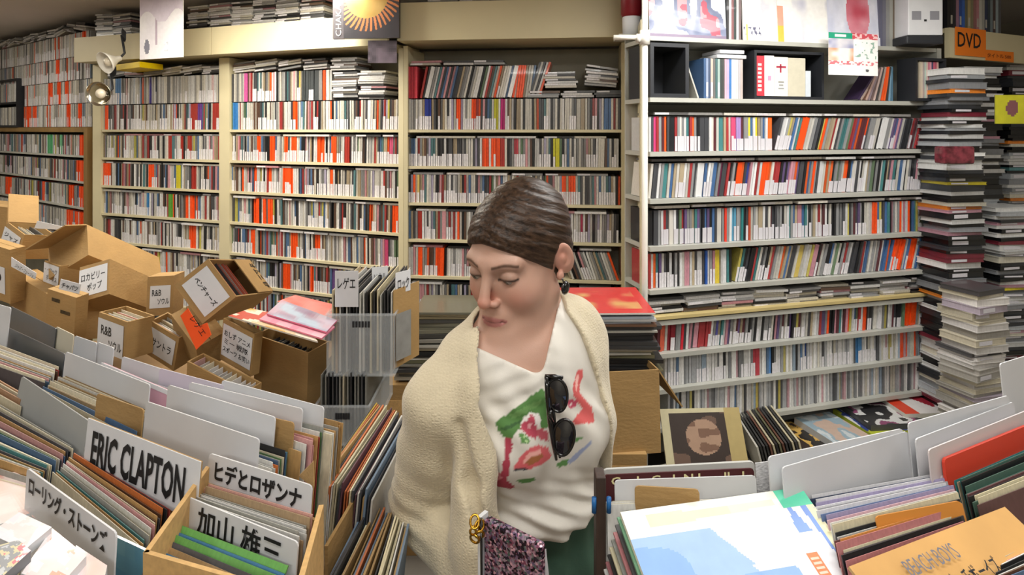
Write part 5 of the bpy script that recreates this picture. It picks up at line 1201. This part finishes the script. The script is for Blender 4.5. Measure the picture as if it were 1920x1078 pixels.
def surf(name, vq, mat, parent, col=None, mw=None, smooth=2):
    V, Q = vq; me = bpy.data.meshes.new(name); me.vertices.add(len(V))
    # light Laplacian smoothing of the extracted surface
    E = np.concatenate([Q[:, [0, 1]], Q[:, [1, 2]], Q[:, [2, 3]], Q[:, [3, 0]]])
    for _ in range(smooth):
        A = np.zeros_like(V); n = np.zeros(len(V))
        for a in range(3): A[:, a] = np.bincount(E[:, 0], V[E[:, 1], a], len(V)) + np.bincount(E[:, 1], V[E[:, 0], a], len(V))
        n = np.bincount(E[:, 0], minlength=len(V)) + np.bincount(E[:, 1], minlength=len(V)); V = V * .5 + .5 * A / np.maximum(n, 1)[:, None]
    me.vertices.foreach_set('co', V.ravel()); me.loops.add(Q.size); me.loops.foreach_set('vertex_index', Q.ravel().astype(np.int32))
    me.polygons.add(len(Q)); me.polygons.foreach_set('loop_start', np.arange(0, Q.size, 4, dtype=np.int32)); me.polygons.foreach_set('use_smooth', np.ones(len(Q), bool))
    me.update(calc_edges=True); me.validate(); me.materials.append(mat)
    if col is not None:
        at = me.color_attributes.new('Col', 'FLOAT_COLOR', 'POINT'); c = col(V); at.data.foreach_set('color', np.concatenate([c, np.ones((len(c), 1))], 1).astype(np.float32).ravel())
    return link(name, me, parent, mw if mw is not None else Matrix.Identity(4))
def axis(lo, hi, st, fine=None, fs=None):
    if fine is None: return np.arange(lo, hi, st)
    return np.concatenate([np.arange(lo, fine[0], st), np.arange(fine[0], fine[1], fs), np.arange(fine[1], hi, st)])
# head frame
TH, PH = math.radians(35), math.radians(14)
f0 = np.array([-math.sin(TH), -math.cos(TH), 0]); HLx = np.array([math.cos(TH), -math.sin(TH), 0])
HF = f0 * math.cos(PH) - np.array([0, 0, math.sin(PH)]); HU = np.array([0, 0, math.cos(PH)]) + f0 * math.sin(PH)
HR = np.stack([HLx, HF, HU], 1); HC = np.array([.012, 1.0, 1.486])
def H(x, y, z): return HC + HR @ np.array([x, y, z])
# torso frame
TY = math.radians(25); TL_ = np.array([math.cos(TY), math.sin(TY), 0]); TF = np.array([math.sin(TY), -math.cos(TY), 0]); TR_ = np.stack([TL_, -TF, [0, 0, 1]], 1)
def tc(z): t = np.clip((1.35 - z) / .42, 0, 1); return .022 + .035 * t, .985 + .055 * t
def T(a, b, z): cx, cy = tc(z); return np.array([cx, cy, z]) + TL_ * a + TF * b
SR, ER, WRr = T(-.156, -.0, 1.268), np.array([-.150, .985, 1.075]), np.array([-.012, .865, 1.0])
SL, EL, WL_ = T(.105, -.01, 1.315), np.array([.142, 1.20, 1.11]), np.array([.148, 1.135, 1.005])
def torso(V, i=0, low=.9):
    V.op(ell(T(0, 0, 1.25), (.128, .088, .15), TR_), 0, infl=i)
    V.op(ell(T(0, -.005, 1.315), (.115, .058, .050), TR_), .03, infl=i)
    V.op(ell(T(0, 0, 1.09), (.108, .080, .12), TR_), .06, infl=i)
    V.op(ell(T(0, -.005, .94), (.150, .105, .115), TR_), .06, infl=i)
    for s in (-1, 1): V.op(ell(T(s * .058, .055, 1.205), (.046, .042, .052), TR_), .03, infl=i)
    V.op(cap(T(-.08, -.01, 1.315), SR, .036, .040), .02, infl=i); V.op(cap(T(.06, -.01, 1.34), SL, .036, .038), .02, infl=i)
def arms(V, i=0, k=.02):
    V.op(cap(SR, ER, .036, .033), k, infl=i); V.op(cap(ER, WRr, .037, .026), .015, infl=i)
    V.op(cap(SL, EL, .034, .032), k, infl=i); V.op(cap(EL, WL_, .036, .025), .015, infl=i)
def hand(V, w, d, side, palm_n, curl=.5):
    """palm, four fingers, thumb; w wrist, d forearm direction, side = direction of the thumb, palm_n = palm facing"""
    w, d, side, pn = [np.array(a, float) for a in (w, d, side, palm_n)]; d /= np.linalg.norm(d); side = side - d * (side @ d); side /= np.linalg.norm(side)
    pn = np.cross(d, side) * (1 if np.cross(d, side) @ pn > 0 else -1)
    V.op(cap(w, w + d * .03, .024, .022), .012)
    R = np.stack([d, side, pn], 1); V.op(ell(w + d * .055, (.046, .038, .014), R), .012)
    for q, (o, L) in enumerate(((.028, .072), (.010, .080), (-.009, .075), (-.027, .060))):
        p = w + d * .085 + side * o * .95; a = 0
        for seg, r in ((.45, .0088), (.32, .0080), (.26, .0072)):
            a += curl * (.5 if seg == .45 else .8); n = p + (d * math.cos(a) + pn * math.sin(a)) * L * seg; V.op(cap(p, n, r, r * .93), .004); p = n
    p = w + d * .025 + side * .026; n = p + (d * .55 + side * .8 + pn * .2) * .036; V.op(cap(p, n, .012, .0095), .008)
    m = n + (d * .9 + side * .3 + pn * .3) * .03; V.op(cap(n, m, .0095, .0075), .004)
WM_ = thing('person', (.03, 1.03, 0), 'woman in cream knit cardigan, floral white T-shirt and green trousers looking down', 'person')
# body
V = Vol(axis(-.26, .30, .0055, (-.10, .125), .0021), axis(.70, 1.30, .0055, (.87, 1.12), .0021), axis(0.0, 1.64, .0065, (1.335, 1.625), .0021))
torso(V); arms(V)
for s, ky in ((-1, 0), (1, 0)):
    hip, kn, an = T(s * .082, 0, .90), T(s * .085, .03, .49), T(s * .085, -.01, .09)
    V.op(cap(hip, kn, .078, .052), .04); V.op(cap(kn, an, .050, .034), .02); V.op(cap(an, an + TF * .12 - np.array([0, 0, .045]), .034, .028), .02)
V.op(cap(H(0, -.036, -.050), T(0, -.015, 1.335), .043, .050), .014)
V.op(cap(T(0, -.02, 1.385), T(-.10, -.02, 1.318), .036, .03), .04); V.op(cap(T(0, -.02, 1.385), T(.1, -.02, 1.36), .036, .03), .04)
hand(V, WRr, WRr - ER, (0, -.3, 1), (.5, .8, 0), .35); hand(V, WL_, WL_ - EL, (.4, -.4, -.8), (-.8, -.3, .1), .25)
he = lambda c, r: ell(H(*c), r, HR)
# skull, jaw, face
V.op(he((0, -.010, .032), (.0725, .092, .086)), .01)
V.op(he((0, .026, -.030), (.0585, .062, .082)), .03)
for s in (-1, 1):
    V.op(cap(H(s * .052, .004, -.056), H(s * .012, .074, -.100), .017, .015), .03)
    V.op(he((s * .037, .052, -.034), (.026, .026, .026)), .026)
    V.op(cap(H(s * .012, .084, .020), H(s * .044, .070, .022), .009, .008), .018)
V.op(he((0, .077, -.099), (.018, .015, .016)), .024)
for s in (-1, 1): V.op(he((s * .031, .098, .002), (.0165, .016, .0125)), .012, 's')
V.op(cap(H(0, .088, .012), H(0, .108, -.030), .0070, .0092), .010)
V.op(he((0, .109, -.034), (.0095, .0085, .0078)), .006)
for s in (-1, 1): V.op(he((s * .0112, .0965, -.0385), (.0068, .0085, .0060)), .005)
for s in (-1, 1): V.op(he((s * .0062, .1010, -.0455), (.0030, .0048, .0024)), .003, 's')
V.op(he((0, .084, -.066), (.024, .014, .020)), .014)
for s in (-1, 1):
    V.op(cap(H(s * .017, .0895, -.0685), H(s * .003, .0965, -.0660), .0026, .0034), .004)
V.op(cap(H(-.014, .091, -.0755), H(.014, .091, -.0755), .0040, .0040), .006); V.op(he((0, .0940, -.0755), (.012, .0042, .0045)), .005)
V.op(cap(H(-.020, .0935, -.0705), H(.020, .0935, -.0705), .0013, .0013), .002, 's')
for s in (-1, 1):       # eyelids over the eyeballs, slit below
    V.op(he((s * .031, .0745, .001), (.0150, .0135, .0125)), .003)
    V.op(he((s * .031, .0890, -.0045), (.0130, .0100, .0022)), .0015, 's')
# ears
for s in (-1, 1):
    fy = np.array([-.50 * s, .83, -.22]); fy /= np.linalg.norm(fy); uz = np.array([0, .25, .97]); uz -= fy * (uz @ fy); uz /= np.linalg.norm(uz); ex = np.cross(fy, uz)
    e = HR @ np.stack([ex, fy, uz], 1); ox = ex * s * (1 if ex[0] > 0 else -1)
    V.op(ell(H(s * .0775, -.018, -.003), (.0075, .0185, .030), e), .004); V.op(ell(H(s * .0775 + ox[0] * .008, -.015 + ox[1] * .008, .004), (.0060, .0110, .0185), e), .003, 's')
    V.op(ell(H(s * .077 + ox[0] * .002, -.012, -.002), (.004, .006, .009), e), .003)
    V.op(he((s * .075, -.004, -.028), (.006, .0075, .0085)), .004)
SK = np.array(lin('ba9380')); LIP = np.array(lin('a96c66')); BRW = np.array(lin('4d3325')); RD = np.array(lin('c47a68')); LASH = np.array(lin('2a1c18'))
def skin(Vv):
    q = (Vv - HC) @ HR; x, y, z = q[:, 0], q[:, 1], q[:, 2]; ax = np.abs(x); c = np.tile(SK, (len(Vv), 1))
    def blend(m, col): 
        nonlocal c; m = np.clip(m, 0, 1)[:, None]; c = c * (1 - m) + col * m
    fr = (y > .03)
    blend(fr * .45 * np.exp(-(((ax - .042) / .020) ** 2 + ((z + .035) / .020) ** 2)), RD); blend(fr * .7 * np.exp(-((x / .012) ** 2 + ((z + .034) / .014) ** 2)), RD)
    blend(.5 * np.exp(-(((ax - .078) / .012) ** 2 + ((y + .012) / .03) ** 2 + ((z + .0) / .04) ** 2)), RD)
    lw = .0255; lipz = -.0705 + .0 * x; th = .0088 * np.sqrt(np.clip(1 - (x / lw) ** 2, 0, 1))
    blend(((y > .08) * np.clip((th - np.abs(z - lipz)) / .0015, 0, 1)), LIP)
    blend((y > .08) * np.clip(1.4 - np.abs(z - lipz) / .0010, 0, 1) * (ax < .0240) * .8, LIP * .3)
    bz = .0200 + .004 * np.exp(-((ax - .034) / .014) ** 2) - .05 * np.clip(ax - .042, 0, 1)
    blend((y > .05) * (ax > .013) * (ax < .052) * np.clip(1.3 - np.abs(z - bz) / .0030, 0, 1) * .95, BRW)
    blend((y > .06) * (ax > .016) * (ax < .0465) * np.clip(1.4 - np.abs(z + .0028 - .0022 * np.cos((ax - .031) * 90)) / .0024, 0, 1), LASH)
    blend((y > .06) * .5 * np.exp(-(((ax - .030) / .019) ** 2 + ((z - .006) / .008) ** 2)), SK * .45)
    return c
mSkin = M('skin', rough=.48, src='attr', bump=.04, bscale=500); mSkin.node_tree.nodes['Principled BSDF'].inputs['Subsurface Weight'].default_value = .12
mSkin.node_tree.nodes['Principled BSDF'].inputs['Subsurface Radius'].default_value = (.012, .005, .003); mSkin.node_tree.nodes['Principled BSDF'].inputs['Subsurface Scale'].default_value = .6
body = surf('body', V.mesh(), mSkin, WM_, skin, smooth=1); del V
hm = frame(Vector(HC), Vector(HLx), Vector(HF), Vector(HU))
# eyes
mEyeW = M('eye_white', '8d8078', .2, coat=.5); mIris = M('iris', '3b3a30', .2, coat=.5)
for s in (-1, 1):
    c = Vector((s * .031, .0745, .0)); g = Vector((-.12, .86, -.5)).normalized(); x = g.orthogonal().normalized(); y = g.cross(x)
    mb = MB(); r = .0126; loc = hm @ frame(c, x, y, g)
    pr = [(r * math.sin(a), r * math.cos(a)) for a in np.linspace(0, .45, 5)]; mb.lathe(pr, loc, 20, mi=1)
    pr = [(r * math.sin(a), r * math.cos(a)) for a in np.linspace(.45, math.pi, 12)]; mb.lathe(pr, loc, 20, mi=0); mb.build('eye', [mEyeW, mIris], WM_, True)
# hair: swept back, tied low
fx = np.arange(-.115, .115, .0022)
V = Vol(fx, np.arange(-.15, .11, .0022), np.arange(-.12, .14, .0022))
V.op(ell((0, -.008, .032), (.0795, .0990, .0885)), 0); V.op(ell((0, -.035, .043), (.072, .081, .082)), .014)
V.op(ell((0, -.045, -.02), (.068, .058, .055)), .03); V.op(ell((0, -.105, -.03), (.034, .03, .032)), .015)
X, Y, Z = V.x[:, None, None], V.y[None, :, None], V.z[None, None, :]
# hairline surface: keep what lies above/behind it, with a soft side sweep; parting a little to her right
g = ((.058 - .12 * np.clip(X, 0, .1) + .05 * np.clip(-X, 0, .1)) - Z) - .84 * (.088 - Y)
g = g / 1.32; k = .006; Fd = V.F; h = np.clip(.5 - .5 * (Fd - g) / k, 0, 1); V.F = (g * h + Fd * (1 - h) + k * h * (1 - h)).astype(np.float32)
_q = -.5 * Y + .85 * Z + .25 * np.abs(X)
V.F += (.0008 * np.sin(330 * _q + 2.5 * np.sin(45 * X)) + .0005 * np.sin(760 * _q + 3 * np.sin(30 * Y))).astype(np.float32)
for s in (-1, 1): V.op(ell((s * .088, -.012, -.012), (.026, .021, .034)), .006, 's')
mHair = M('brown_hair', '3d2c20', .42, var=.75, vscale=1, bump=.9, bscale=1, stretch=(210, 10, 150), spec=.25)
nt = mHair.node_tree
mp = [n for n in nt.nodes if n.type == 'MAPPING'][0]; mp.inputs['Rotation'].default_value = (.55, 0, 0); mp.vector_type = 'TEXTURE'; [n for n in nt.nodes if n.type == 'BUMP'][0].inputs['Distance'].default_value = .0016; mp.inputs['Scale'].default_value = (1 / 150, 1 / 7, 1 / 190)
surf('hair', V.mesh(), mHair, WM_, mw=hm, smooth=2)
# earrings
for s in (-1, 1):
    e = MB(); m = hm @ frame(Vector((s * .0835, -.001, -.047)), Vector((0, 1, 0)), Vector((0, 0, 1)), Vector((s, 0, 0)))
    e.lathe([(0, .005), (.006, .0045), (.0105, .002), (.0115, 0), (.0105, -.002), (.004, -.004), (0, -.004)], m, 24)
    e.tube([hm @ Vector((s * .079, -.002, -.030)), hm @ Vector((s * .082, -.001, -.040))], .0012, 8); e.build('black_earring', mBlack, WM_, True)['label'] = 'round black earring'
# T-shirt
V = Vol(np.arange(-.2, .24, .0035), np.arange(.80, 1.2, .0035), np.arange(1.03, 1.45, .0035))
torso(V, .0085); V.op(cap(SR, SR * .55 + ER * .45, .036, .035), .02, infl=.007); V.op(cap(SL, SL * .55 + EL * .45, .034, .033), .02, infl=.006)
V.op(cap(T(0, -.02, 1.375), T(-.10, -.02, 1.318), .036, .03), .04, infl=.007); V.op(cap(T(0, -.02, 1.375), T(.1, -.02, 1.36), .036, .03), .04, infl=.007)
V.op(ell(T(0, .012, 1.075), (.125, .094, .035), TR_), .03)      # blousing above the waistband
X, Y, Z = V.x[:, None, None], V.y[None, :, None], V.z[None, None, :]
cx, cy = tc(Z); A_ = (X - cx) * TL_[0] + (Y - cy) * TL_[1]; B_ = (X - cx) * TF[0] + (Y - cy) * TF[1]
pull = np.exp(-((A_ - .005) / .05) ** 2)
V.F += (-.0026 * np.sin((Z * 1.0 + A_ * .42) * 230) * np.clip((1.17 - Z) / .06, 0, 1) - .0016 * np.sin((Z - 1.31 + np.abs(A_ + .01) * .35) * 260) * np.clip((Z - 1.24) / .03, 0, 1) * np.exp(-((A_ + .05) / .06) ** 2) - .0022 * np.sin(A_ * 120 + Z * 70 + 2 * np.sin(Z * 40))).astype(np.float32)
_p1, _p2, _p3 = [np.array(P(*q)) for q in ((896, 652, .90), (1016, 706, .87), (1046, 575, .98))]
_cc = np.array([0, 0, CZ])
_na = np.cross(_p2 - _p1, (_p1 + _p2) / 2 - _cc); _na /= np.linalg.norm(_na); _na *= np.sign(_na[2]); _nb = np.cross(_p3 - _p2, (_p2 + _p3) / 2 - _cc); _nb /= np.linalg.norm(_nb); _nb *= -np.sign(_nb[0])
_da = -((X - _p1[0]) * _na[0] + (Y - _p1[1]) * _na[1] + (Z - _p1[2]) * _na[2]) + .010 * np.clip((_p2[0] - X) / .09, 0, 1) * np.clip((X - _p1[0]) / .09 + .6, 0, 1) * 0
_db = -((X - _p2[0]) * _nb[0] + (Y - _p2[1]) * _nb[1] + (Z - _p2[2]) * _nb[2]); _h = np.clip(.5 + .5 * (_da - _db) / .02, 0, 1)
V.F = np.maximum(V.F, -np.maximum(_db * (1 - _h) + _da * _h + .02 * _h * (1 - _h), Y - 1.0)).astype(np.float32)
V.op(cap(T(0, -.02, 1.345), T(-.02, .0, 1.50), .055, .075), .004, 's')
V.F = np.maximum(V.F, (1.046 + .45 * np.clip(A_ - .0, 0, .12) - Z + .0 * Y).astype(np.float32))
ip = np.array
def zp(L_, z=(720, 680, 2.709)): return ip([(z[0] + x / z[2], z[1] + y / z[2]) for x, y in L_])
def inpoly(u, v, P_):
    r = np.zeros(len(u), bool); n = len(P_)
    for i in range(n):
        x0, y0 = P_[i]; x1, y1 = P_[(i + 1) % n]; c = ((y0 > v) != (y1 > v)) & (u < (x1 - x0) * (v - y0) / (y1 - y0 + 1e-9) + x0); r ^= c
    return r
PR = [('4f7a3e', [(563, 305), (640, 250), (690, 215), (770, 150), (812, 128), (832, 210), (838, 330), (800, 330), (765, 280), (740, 300), (700, 330), (675, 345), (650, 385), (605, 378), (578, 340)]),
      ('6a9455', [(640, 262), (700, 232), (760, 205), (800, 190), (790, 215), (730, 250), (660, 285)]), ('35582e', [(590, 330), (650, 310), (700, 290), (690, 305), (640, 335), (600, 350)]),
      ('e8e2de', [(700, 290), (735, 255), (790, 262), (800, 300), (770, 350), (720, 360), (690, 330)]),
      ('b8475a', [(700, 310), (730, 290), (745, 262), (765, 270), (768, 310), (790, 345), (770, 392), (735, 372), (715, 350), (688, 340)]), ('e6a9ae', [(722, 318), (742, 300), (752, 320), (738, 340)]),
      ('5d8c4c', [(685, 362), (712, 358), (735, 380), (745, 412), (712, 415), (692, 395)]), ('b9d69c', [(710, 372), (722, 380), (728, 405), (718, 402)]),
      ('c05a66', [(778, 335), (805, 330), (830, 350), (838, 402), (800, 392), (780, 372)]),
      ('d9646a', [(655, 540), (690, 480), (730, 440), (785, 420), (835, 432), (850, 470), (832, 500), (800, 520), (740, 540)]), ('efb0a8', [(700, 500), (735, 462), (790, 440), (800, 455), (760, 480), (725, 515)]),
      ('a8693f', [(722, 510), (745, 480), (800, 462), (815, 480), (780, 502), (745, 520)]), ('3c3c44', [(655, 540), (740, 538), (730, 548), (660, 550)]),
      ('a63a4c', [(615, 385), (650, 378), (655, 420), (640, 470), (640, 540), (625, 600), (668, 632), (640, 642), (560, 625), (545, 590), (555, 555), (590, 575), (600, 520), (618, 470)]),
      ('d98a92', [(560, 560), (590, 552), (600, 590), (570, 600)]), ('5a8a4a', [(668, 598), (700, 588), (760, 585), (770, 595), (735, 610), (690, 612)]),
      ('5f8f50', [(875, 515), (920, 490), (955, 492), (930, 520), (885, 535)]), ('5f9050', [(940, 400), (985, 378), (1010, 385), (970, 405)]), ('9aa4c4', [(930, 500), (1000, 440), (1050, 395), (1060, 410), (1000, 470), (940, 520)]),
      ('d4605f', [(985, 35), (1008, 30), (1010, 70), (995, 110), (992, 150), (1025, 190), (1055, 225), (1070, 290), (1060, 305), (1010, 312), (975, 320), (955, 300), (985, 262), (1012, 235), (985, 205), (962, 165), (958, 120), (970, 75)]),
      ('f0b8b0', [(978, 60), (992, 55), (985, 110), (978, 140), (970, 120)]), ('c9506a', [(925, 205), (945, 185), (980, 195), (978, 222), (945, 235)]), ('f3dada', [(942, 205), (955, 200), (958, 215), (945, 218)])]
def shirt(Vv):
    u = 960 + F * Vv[:, 0] / Vv[:, 1]; v = HZ + F * (CZ - Vv[:, 2]) / Vv[:, 1]; c = np.tile(lin('d8d3ca'), (len(Vv), 1))
    front = ((Vv[:, 0] - .03) * TF[0] + (Vv[:, 1] - 1.0) * TF[1]) > 0.0
    for cc, pp in PR: c[inpoly(u, v, zp(pp)) & front] = lin(cc)
    return c
mShirt = M('cotton_jersey', rough=.8, src='attr', bump=.08, bscale=900)
surf('tshirt', V.mesh(), mShirt, WM_, shirt, smooth=2)
# cardigan
V = Vol(np.arange(-.26, .29, .004), np.arange(.74, 1.30, .004), np.arange(.86, 1.44, .004))
torso(V, .015)
V.op(cap(T(0, -.03, 1.375), T(-.10, -.02, 1.318), .036, .03), .04, infl=.014); V.op(cap(T(0, -.03, 1.375), T(.1, -.02, 1.36), .036, .03), .04, infl=.014)
V.op(cap(SL, EL, .034, .033), .02, infl=.010); V.op(cap(EL, WL_ * .8 + EL * .2, .036, .030), .02, infl=.010)
V.op(ell((-.060, .888, 1.15), (.034, .034, .18), np.eye(3)), .03)
V.op(ell((-.048, .872, 1.02), (.030, .032, .16), np.eye(3)), .03)
V.op(cap(SR, SR * .6 + ER * .4, .042, .041), .022, infl=.015); V.op(cap(SR * .6 + ER * .4, ER, .041, .040), .006, infl=.015); V.op(cap(ER, WRr, .041, .030), .010, infl=.014)
V.op(ell(T(.085, .01, 1.12), (.030, .05, .16), TR_), .02)
X, Y, Z = V.x[:, None, None], V.y[None, :, None], V.z[None, None, :]
cx, cy = tc(Z); A_ = (X - cx) * TL_[0] + (Y - cy) * TL_[1]; B_ = (X - cx) * TF[0] + (Y - cy) * TF[1]
aR = np.interp(V.z, [.9, 1.05, 1.13, 1.22, 1.29, 1.36, 1.42], [-.10, -.10, -.115, -.105, -.122, -.10, -.06])[None, None, :]
aL = np.interp(V.z, [.9, 1.05, 1.13, 1.22, 1.29, 1.36, 1.42], [.128, .118, .102, .096, .090, .078, .05])[None, None, :]
cut = np.maximum(np.maximum(aR - A_, A_ - aL), -.01 - B_)
edge = np.minimum(np.abs(A_ - aR), np.abs(A_ - aL))
V.F -= (.0035 * np.clip(1.4 - edge / .016, 0, 1) * (B_ > .0)).astype(np.float32)
fold = .0052 * np.sin(A_ * 95 + 3.0 * np.sin(Z * 14) + 1.0) * np.clip((1.30 - Z) / .1, 0, 1) * np.clip((A_ + .2) / .06, 0, 1)
dE = np.sqrt((X - ER[0]) ** 2 + (Y - ER[1]) ** 2 + (Z - ER[2]) ** 2)
fold2 = .0055 * np.sin((Z + .35 * X) * 190) * np.exp(-(dE / .065) ** 2)
V.F += (fold + fold2 + .002 * np.sin(X * 60 + Z * 45) * np.sin(Y * 50 + Z * 30)).astype(np.float32)
V.F = np.maximum(V.F, -cut.astype(np.float32) + 0 * V.F)
V.op(cap(np.array(P(864, 800, .868)), np.array(P(884, 905, .862)), .006, .010), .016, 's'); V.op(cap(np.array(P(884, 905, .862)), np.array(P(905, 1010, .845)), .010, .007), .016, 's')
V.op(cap(T(0, -.01, 1.36), T(0, .01, 1.50), .062, .085), .006, 's'); V.op(ell(H(0, .055, -.115), (.066, .064, .052)), .01, 's')
V.F = np.maximum(V.F, (.90 - Z + 0 * X + 0 * Y).astype(np.float32))
mKnit = M('cream_knit', 'cdc0a4', .9, var=.06, vscale=30)
nt = mKnit.node_tree; N = nt.nodes; L = nt.links; b = N['Principled BSDF']; b.inputs['Sheen Weight'].default_value = .3
tcn = N.new('ShaderNodeTexCoord'); vo = N.new('ShaderNodeTexVoronoi'); vo.inputs['Scale'].default_value = 210; vo.distance = 'CHEBYCHEV'; vo.inputs['Randomness'].default_value = .55
mp = N.new('ShaderNodeMapping'); mp.inputs['Scale'].default_value = (1, 1, 1.25); L.new(tcn.outputs['Object'], mp.inputs[0]); L.new(mp.outputs[0], vo.inputs['Vector'])
bp = N.new('ShaderNodeBump'); bp.inputs['Strength'].default_value = .7; bp.inputs['Distance'].default_value = .0018; bp.invert = True
L.new(vo.outputs['Distance'], bp.inputs['Height']); L.new(bp.outputs[0], b.inputs['Normal'])
surf('cardigan', V.mesh(), mKnit, WM_, smooth=2)
# trousers
V = Vol(np.arange(-.2, .28, .0065), np.arange(.82, 1.26, .0065), np.arange(.04, 1.09, .0065))
V.op(ell(T(0, -.005, .94), (.150, .105, .125), TR_), .0, infl=.010); V.op(ell(T(0, 0, 1.07), (.112, .084, .07), TR_), .04, infl=.008)
for s in (-1, 1):
    hip, kn, an = T(s * .082, 0, .90), T(s * .085, .03, .49), T(s * .085, -.01, .09)
    V.op(cap(hip, kn, .078, .052), .04, infl=.018); V.op(cap(kn, an, .052, .05), .03, infl=.016)
X, Y, Z = V.x[:, None, None], V.y[None, :, None], V.z[None, None, :]
V.F += (.003 * np.sin(X * 120 + Y * 60 + 2 * np.sin(Z * 20))).astype(np.float32)
V.F = np.maximum(V.F, (Z - 1.098 + 0 * X + 0 * Y).astype(np.float32))
mTr = M('dark_green_cloth', '2f4c3d', .75, var=.1, vscale=20, bump=.1, bscale=400)
surf('trousers', V.mesh(), mTr, WM_, smooth=2)
V = Vol(np.arange(-.2, .28, .006), np.arange(.76, 1.2, .006), np.arange(-.01, .13, .006))
for s in (-1, 1):
    an = T(s * .085, -.01, .075); V.op(cap(an, an - np.array([0, 0, .03]), .042, .04), 0); V.op(cap(an - np.array([0, 0, .035]) - TF * .02, an + TF * .15 - np.array([0, 0, .04]), .038, .036), .03)
X, Y, Z = V.x[:, None, None], V.y[None, :, None], V.z[None, None, :]; V.F = np.maximum(V.F, (.003 - Z + 0 * X + 0 * Y).astype(np.float32))
surf('shoes', V.mesh(), mBlack, WM_, smooth=1)
# waistband seam and side seam of the trousers
# sunglasses hanging on the neckline
YG = .862
sg = thing('sunglasses', P(1040, 780, YG), 'black sunglasses hanging folded from the neckline of the T-shirt', 'sunglasses')
def G(u, v, dy=0): return P(u, v, YG + dy)
def lensouter(cu, cv, ru, rv, rot, nm):
    pts = []; 
    for k in range(28):
        a = 2 * math.pi * k / 28; x = ru * math.cos(a) * (1 - .08 * math.sin(a)); y = rv * math.sin(a); pts.append(G(cu + x * math.cos(rot) - y * math.sin(rot), cv + x * math.sin(rot) + y * math.cos(rot), -.004 * math.cos(a)))
    MB().tube(pts, .0022, 8, closed=True).build('rim', mBlack, sg, True)
    c = G(cu, cv, -.004); n = len(pts); mb = MB(); mid = [p.lerp(c, .5) + Vector((0, -.002, 0)) for p in pts]
    mb.add(pts + mid + [c + Vector((0, -.0015, 0))], [(i, n + i, n + (i + 1) % n, (i + 1) % n) for i in range(n)] + [(n + i, 2 * n, n + (i + 1) % n) for i in range(n)]); mb.build('lens', mLens, sg, True)
lensouter(1045, 741, 19, 31, -.12, 'a'); lensouter(1057, 820, 20, 34, .10, 'b')
MB().tube([G(1034, 768, -.002), G(1030, 780, -.004), G(1036, 792, -.002)], .0026, 8).build('bridge', mBlack, sg, True)
MB().tube([G(1022, 705, .004), G(1040, 706, .0), G(1056, 708, -.003)], [.0028, .0035, .0025], 8).build('brow_bar', mBlack, sg, True)
MB().tube([G(1025, 706, .002), G(1027, 745, .004), G(1032, 790, .004), G(1038, 830, .004), G(1043, 862, .006)], [.0035, .0042, .0045, .0038, .0022], 10).build('temple_arm', mBlack, sg, True)
MB().tube([G(1031, 708, .006), G(1036, 760, .008), G(1041, 815, .008), G(1050, 858, .006)], [.003, .0034, .0034, .002], 10).build('temple_arm', mBlack, sg, True)
# glitter bag on her forearm
YB_ = .80
bgo = P(905, 972, YB_)
bgm = thing('handbag', bgo, 'small glittery sequinned bag with white edge and gold clasp held by the woman', 'bag')
x = (P(1022, 1030, YB_ - .06) - bgo); w = x.length; x.normalize(); nrm = Vector((-x.y, x.x, 0)).normalized(); zz = nrm.cross(x) * -1 if nrm.cross(x).z < 0 else nrm.cross(x); zz = (UP - x * UP.dot(x)).normalized(); nrm = zz.cross(x)
mGl = M('glitter_sequins', '6a5a68', .25, metal=.45); nt = mGl.node_tree; N = nt.nodes; L = nt.links
tcn = N.new('ShaderNodeTexCoord'); vo = N.new('ShaderNodeTexVoronoi'); vo.inputs['Scale'].default_value = 320; L.new(tcn.outputs['Object'], vo.inputs['Vector'])
cr = N.new('ShaderNodeValToRGB'); e = cr.color_ramp.elements; e[0].color = rgb4('15131a'); e[1].color = rgb4('e8b8c8'); e[1].position = .95
for p_, c_ in ((.25, '3c3244'), (.42, '9a5a74'), (.55, '4a6a62'), (.68, 'b8a0b4'), (.8, '6a5a80')): q = cr.color_ramp.elements.new(p_); q.color = rgb4(c_)
sp_ = N.new('ShaderNodeSeparateColor'); L.new(vo.outputs['Color'], sp_.inputs[0]); L.new(sp_.outputs[0], cr.inputs[0]); L.new(cr.outputs[0], N['Principled BSDF'].inputs['Base Color'])
nm_ = N.new('ShaderNodeBump'); nm_.inputs['Strength'].default_value = .8; nm_.inputs['Distance'].default_value = .002; L.new(sp_.outputs[1], nm_.inputs['Height']); L.new(nm_.outputs[0], N['Principled BSDF'].inputs['Normal'])
me = MB().box(bgo, x * w * .93, nrm * .014, -zz * .17).mesh('bag_body', mGl); link('bag_body', bevel(me, .006, 3), bgm, Matrix.Identity(4))
MB().box(bgo - x * .009, x * .006, nrm * .016, -zz * .17).build('white_edge', mPaper, bgm)
MB().tube([bgo - x * .001 - nrm * .002 + zz * .001, bgo - x * .001 - nrm * .002 - zz * .17], .0016, 8).build('piping', mBlack, bgm, True)
for k in range(5):
    c = P(890 + (k % 2) * 9, 978 + k * 8, YB_ - .004); pts = [c + Vector((.006 * math.cos(a), .004 * math.sin(a + k), .007 * math.sin(a))) for a in np.linspace(0, 2 * math.pi, 14)[:-1]]
    MB().tube(pts, .0017, 8, closed=True).build('clasp_ring', mGold, bgm, True)
tag(sheet([(1019, 1034), (1024, 1030), (1030, 1085), (1014, 1085)], .78, 'folded_paper', 'pointed white paper sticking up behind the glitter bag', 'paper', mPaper), None)
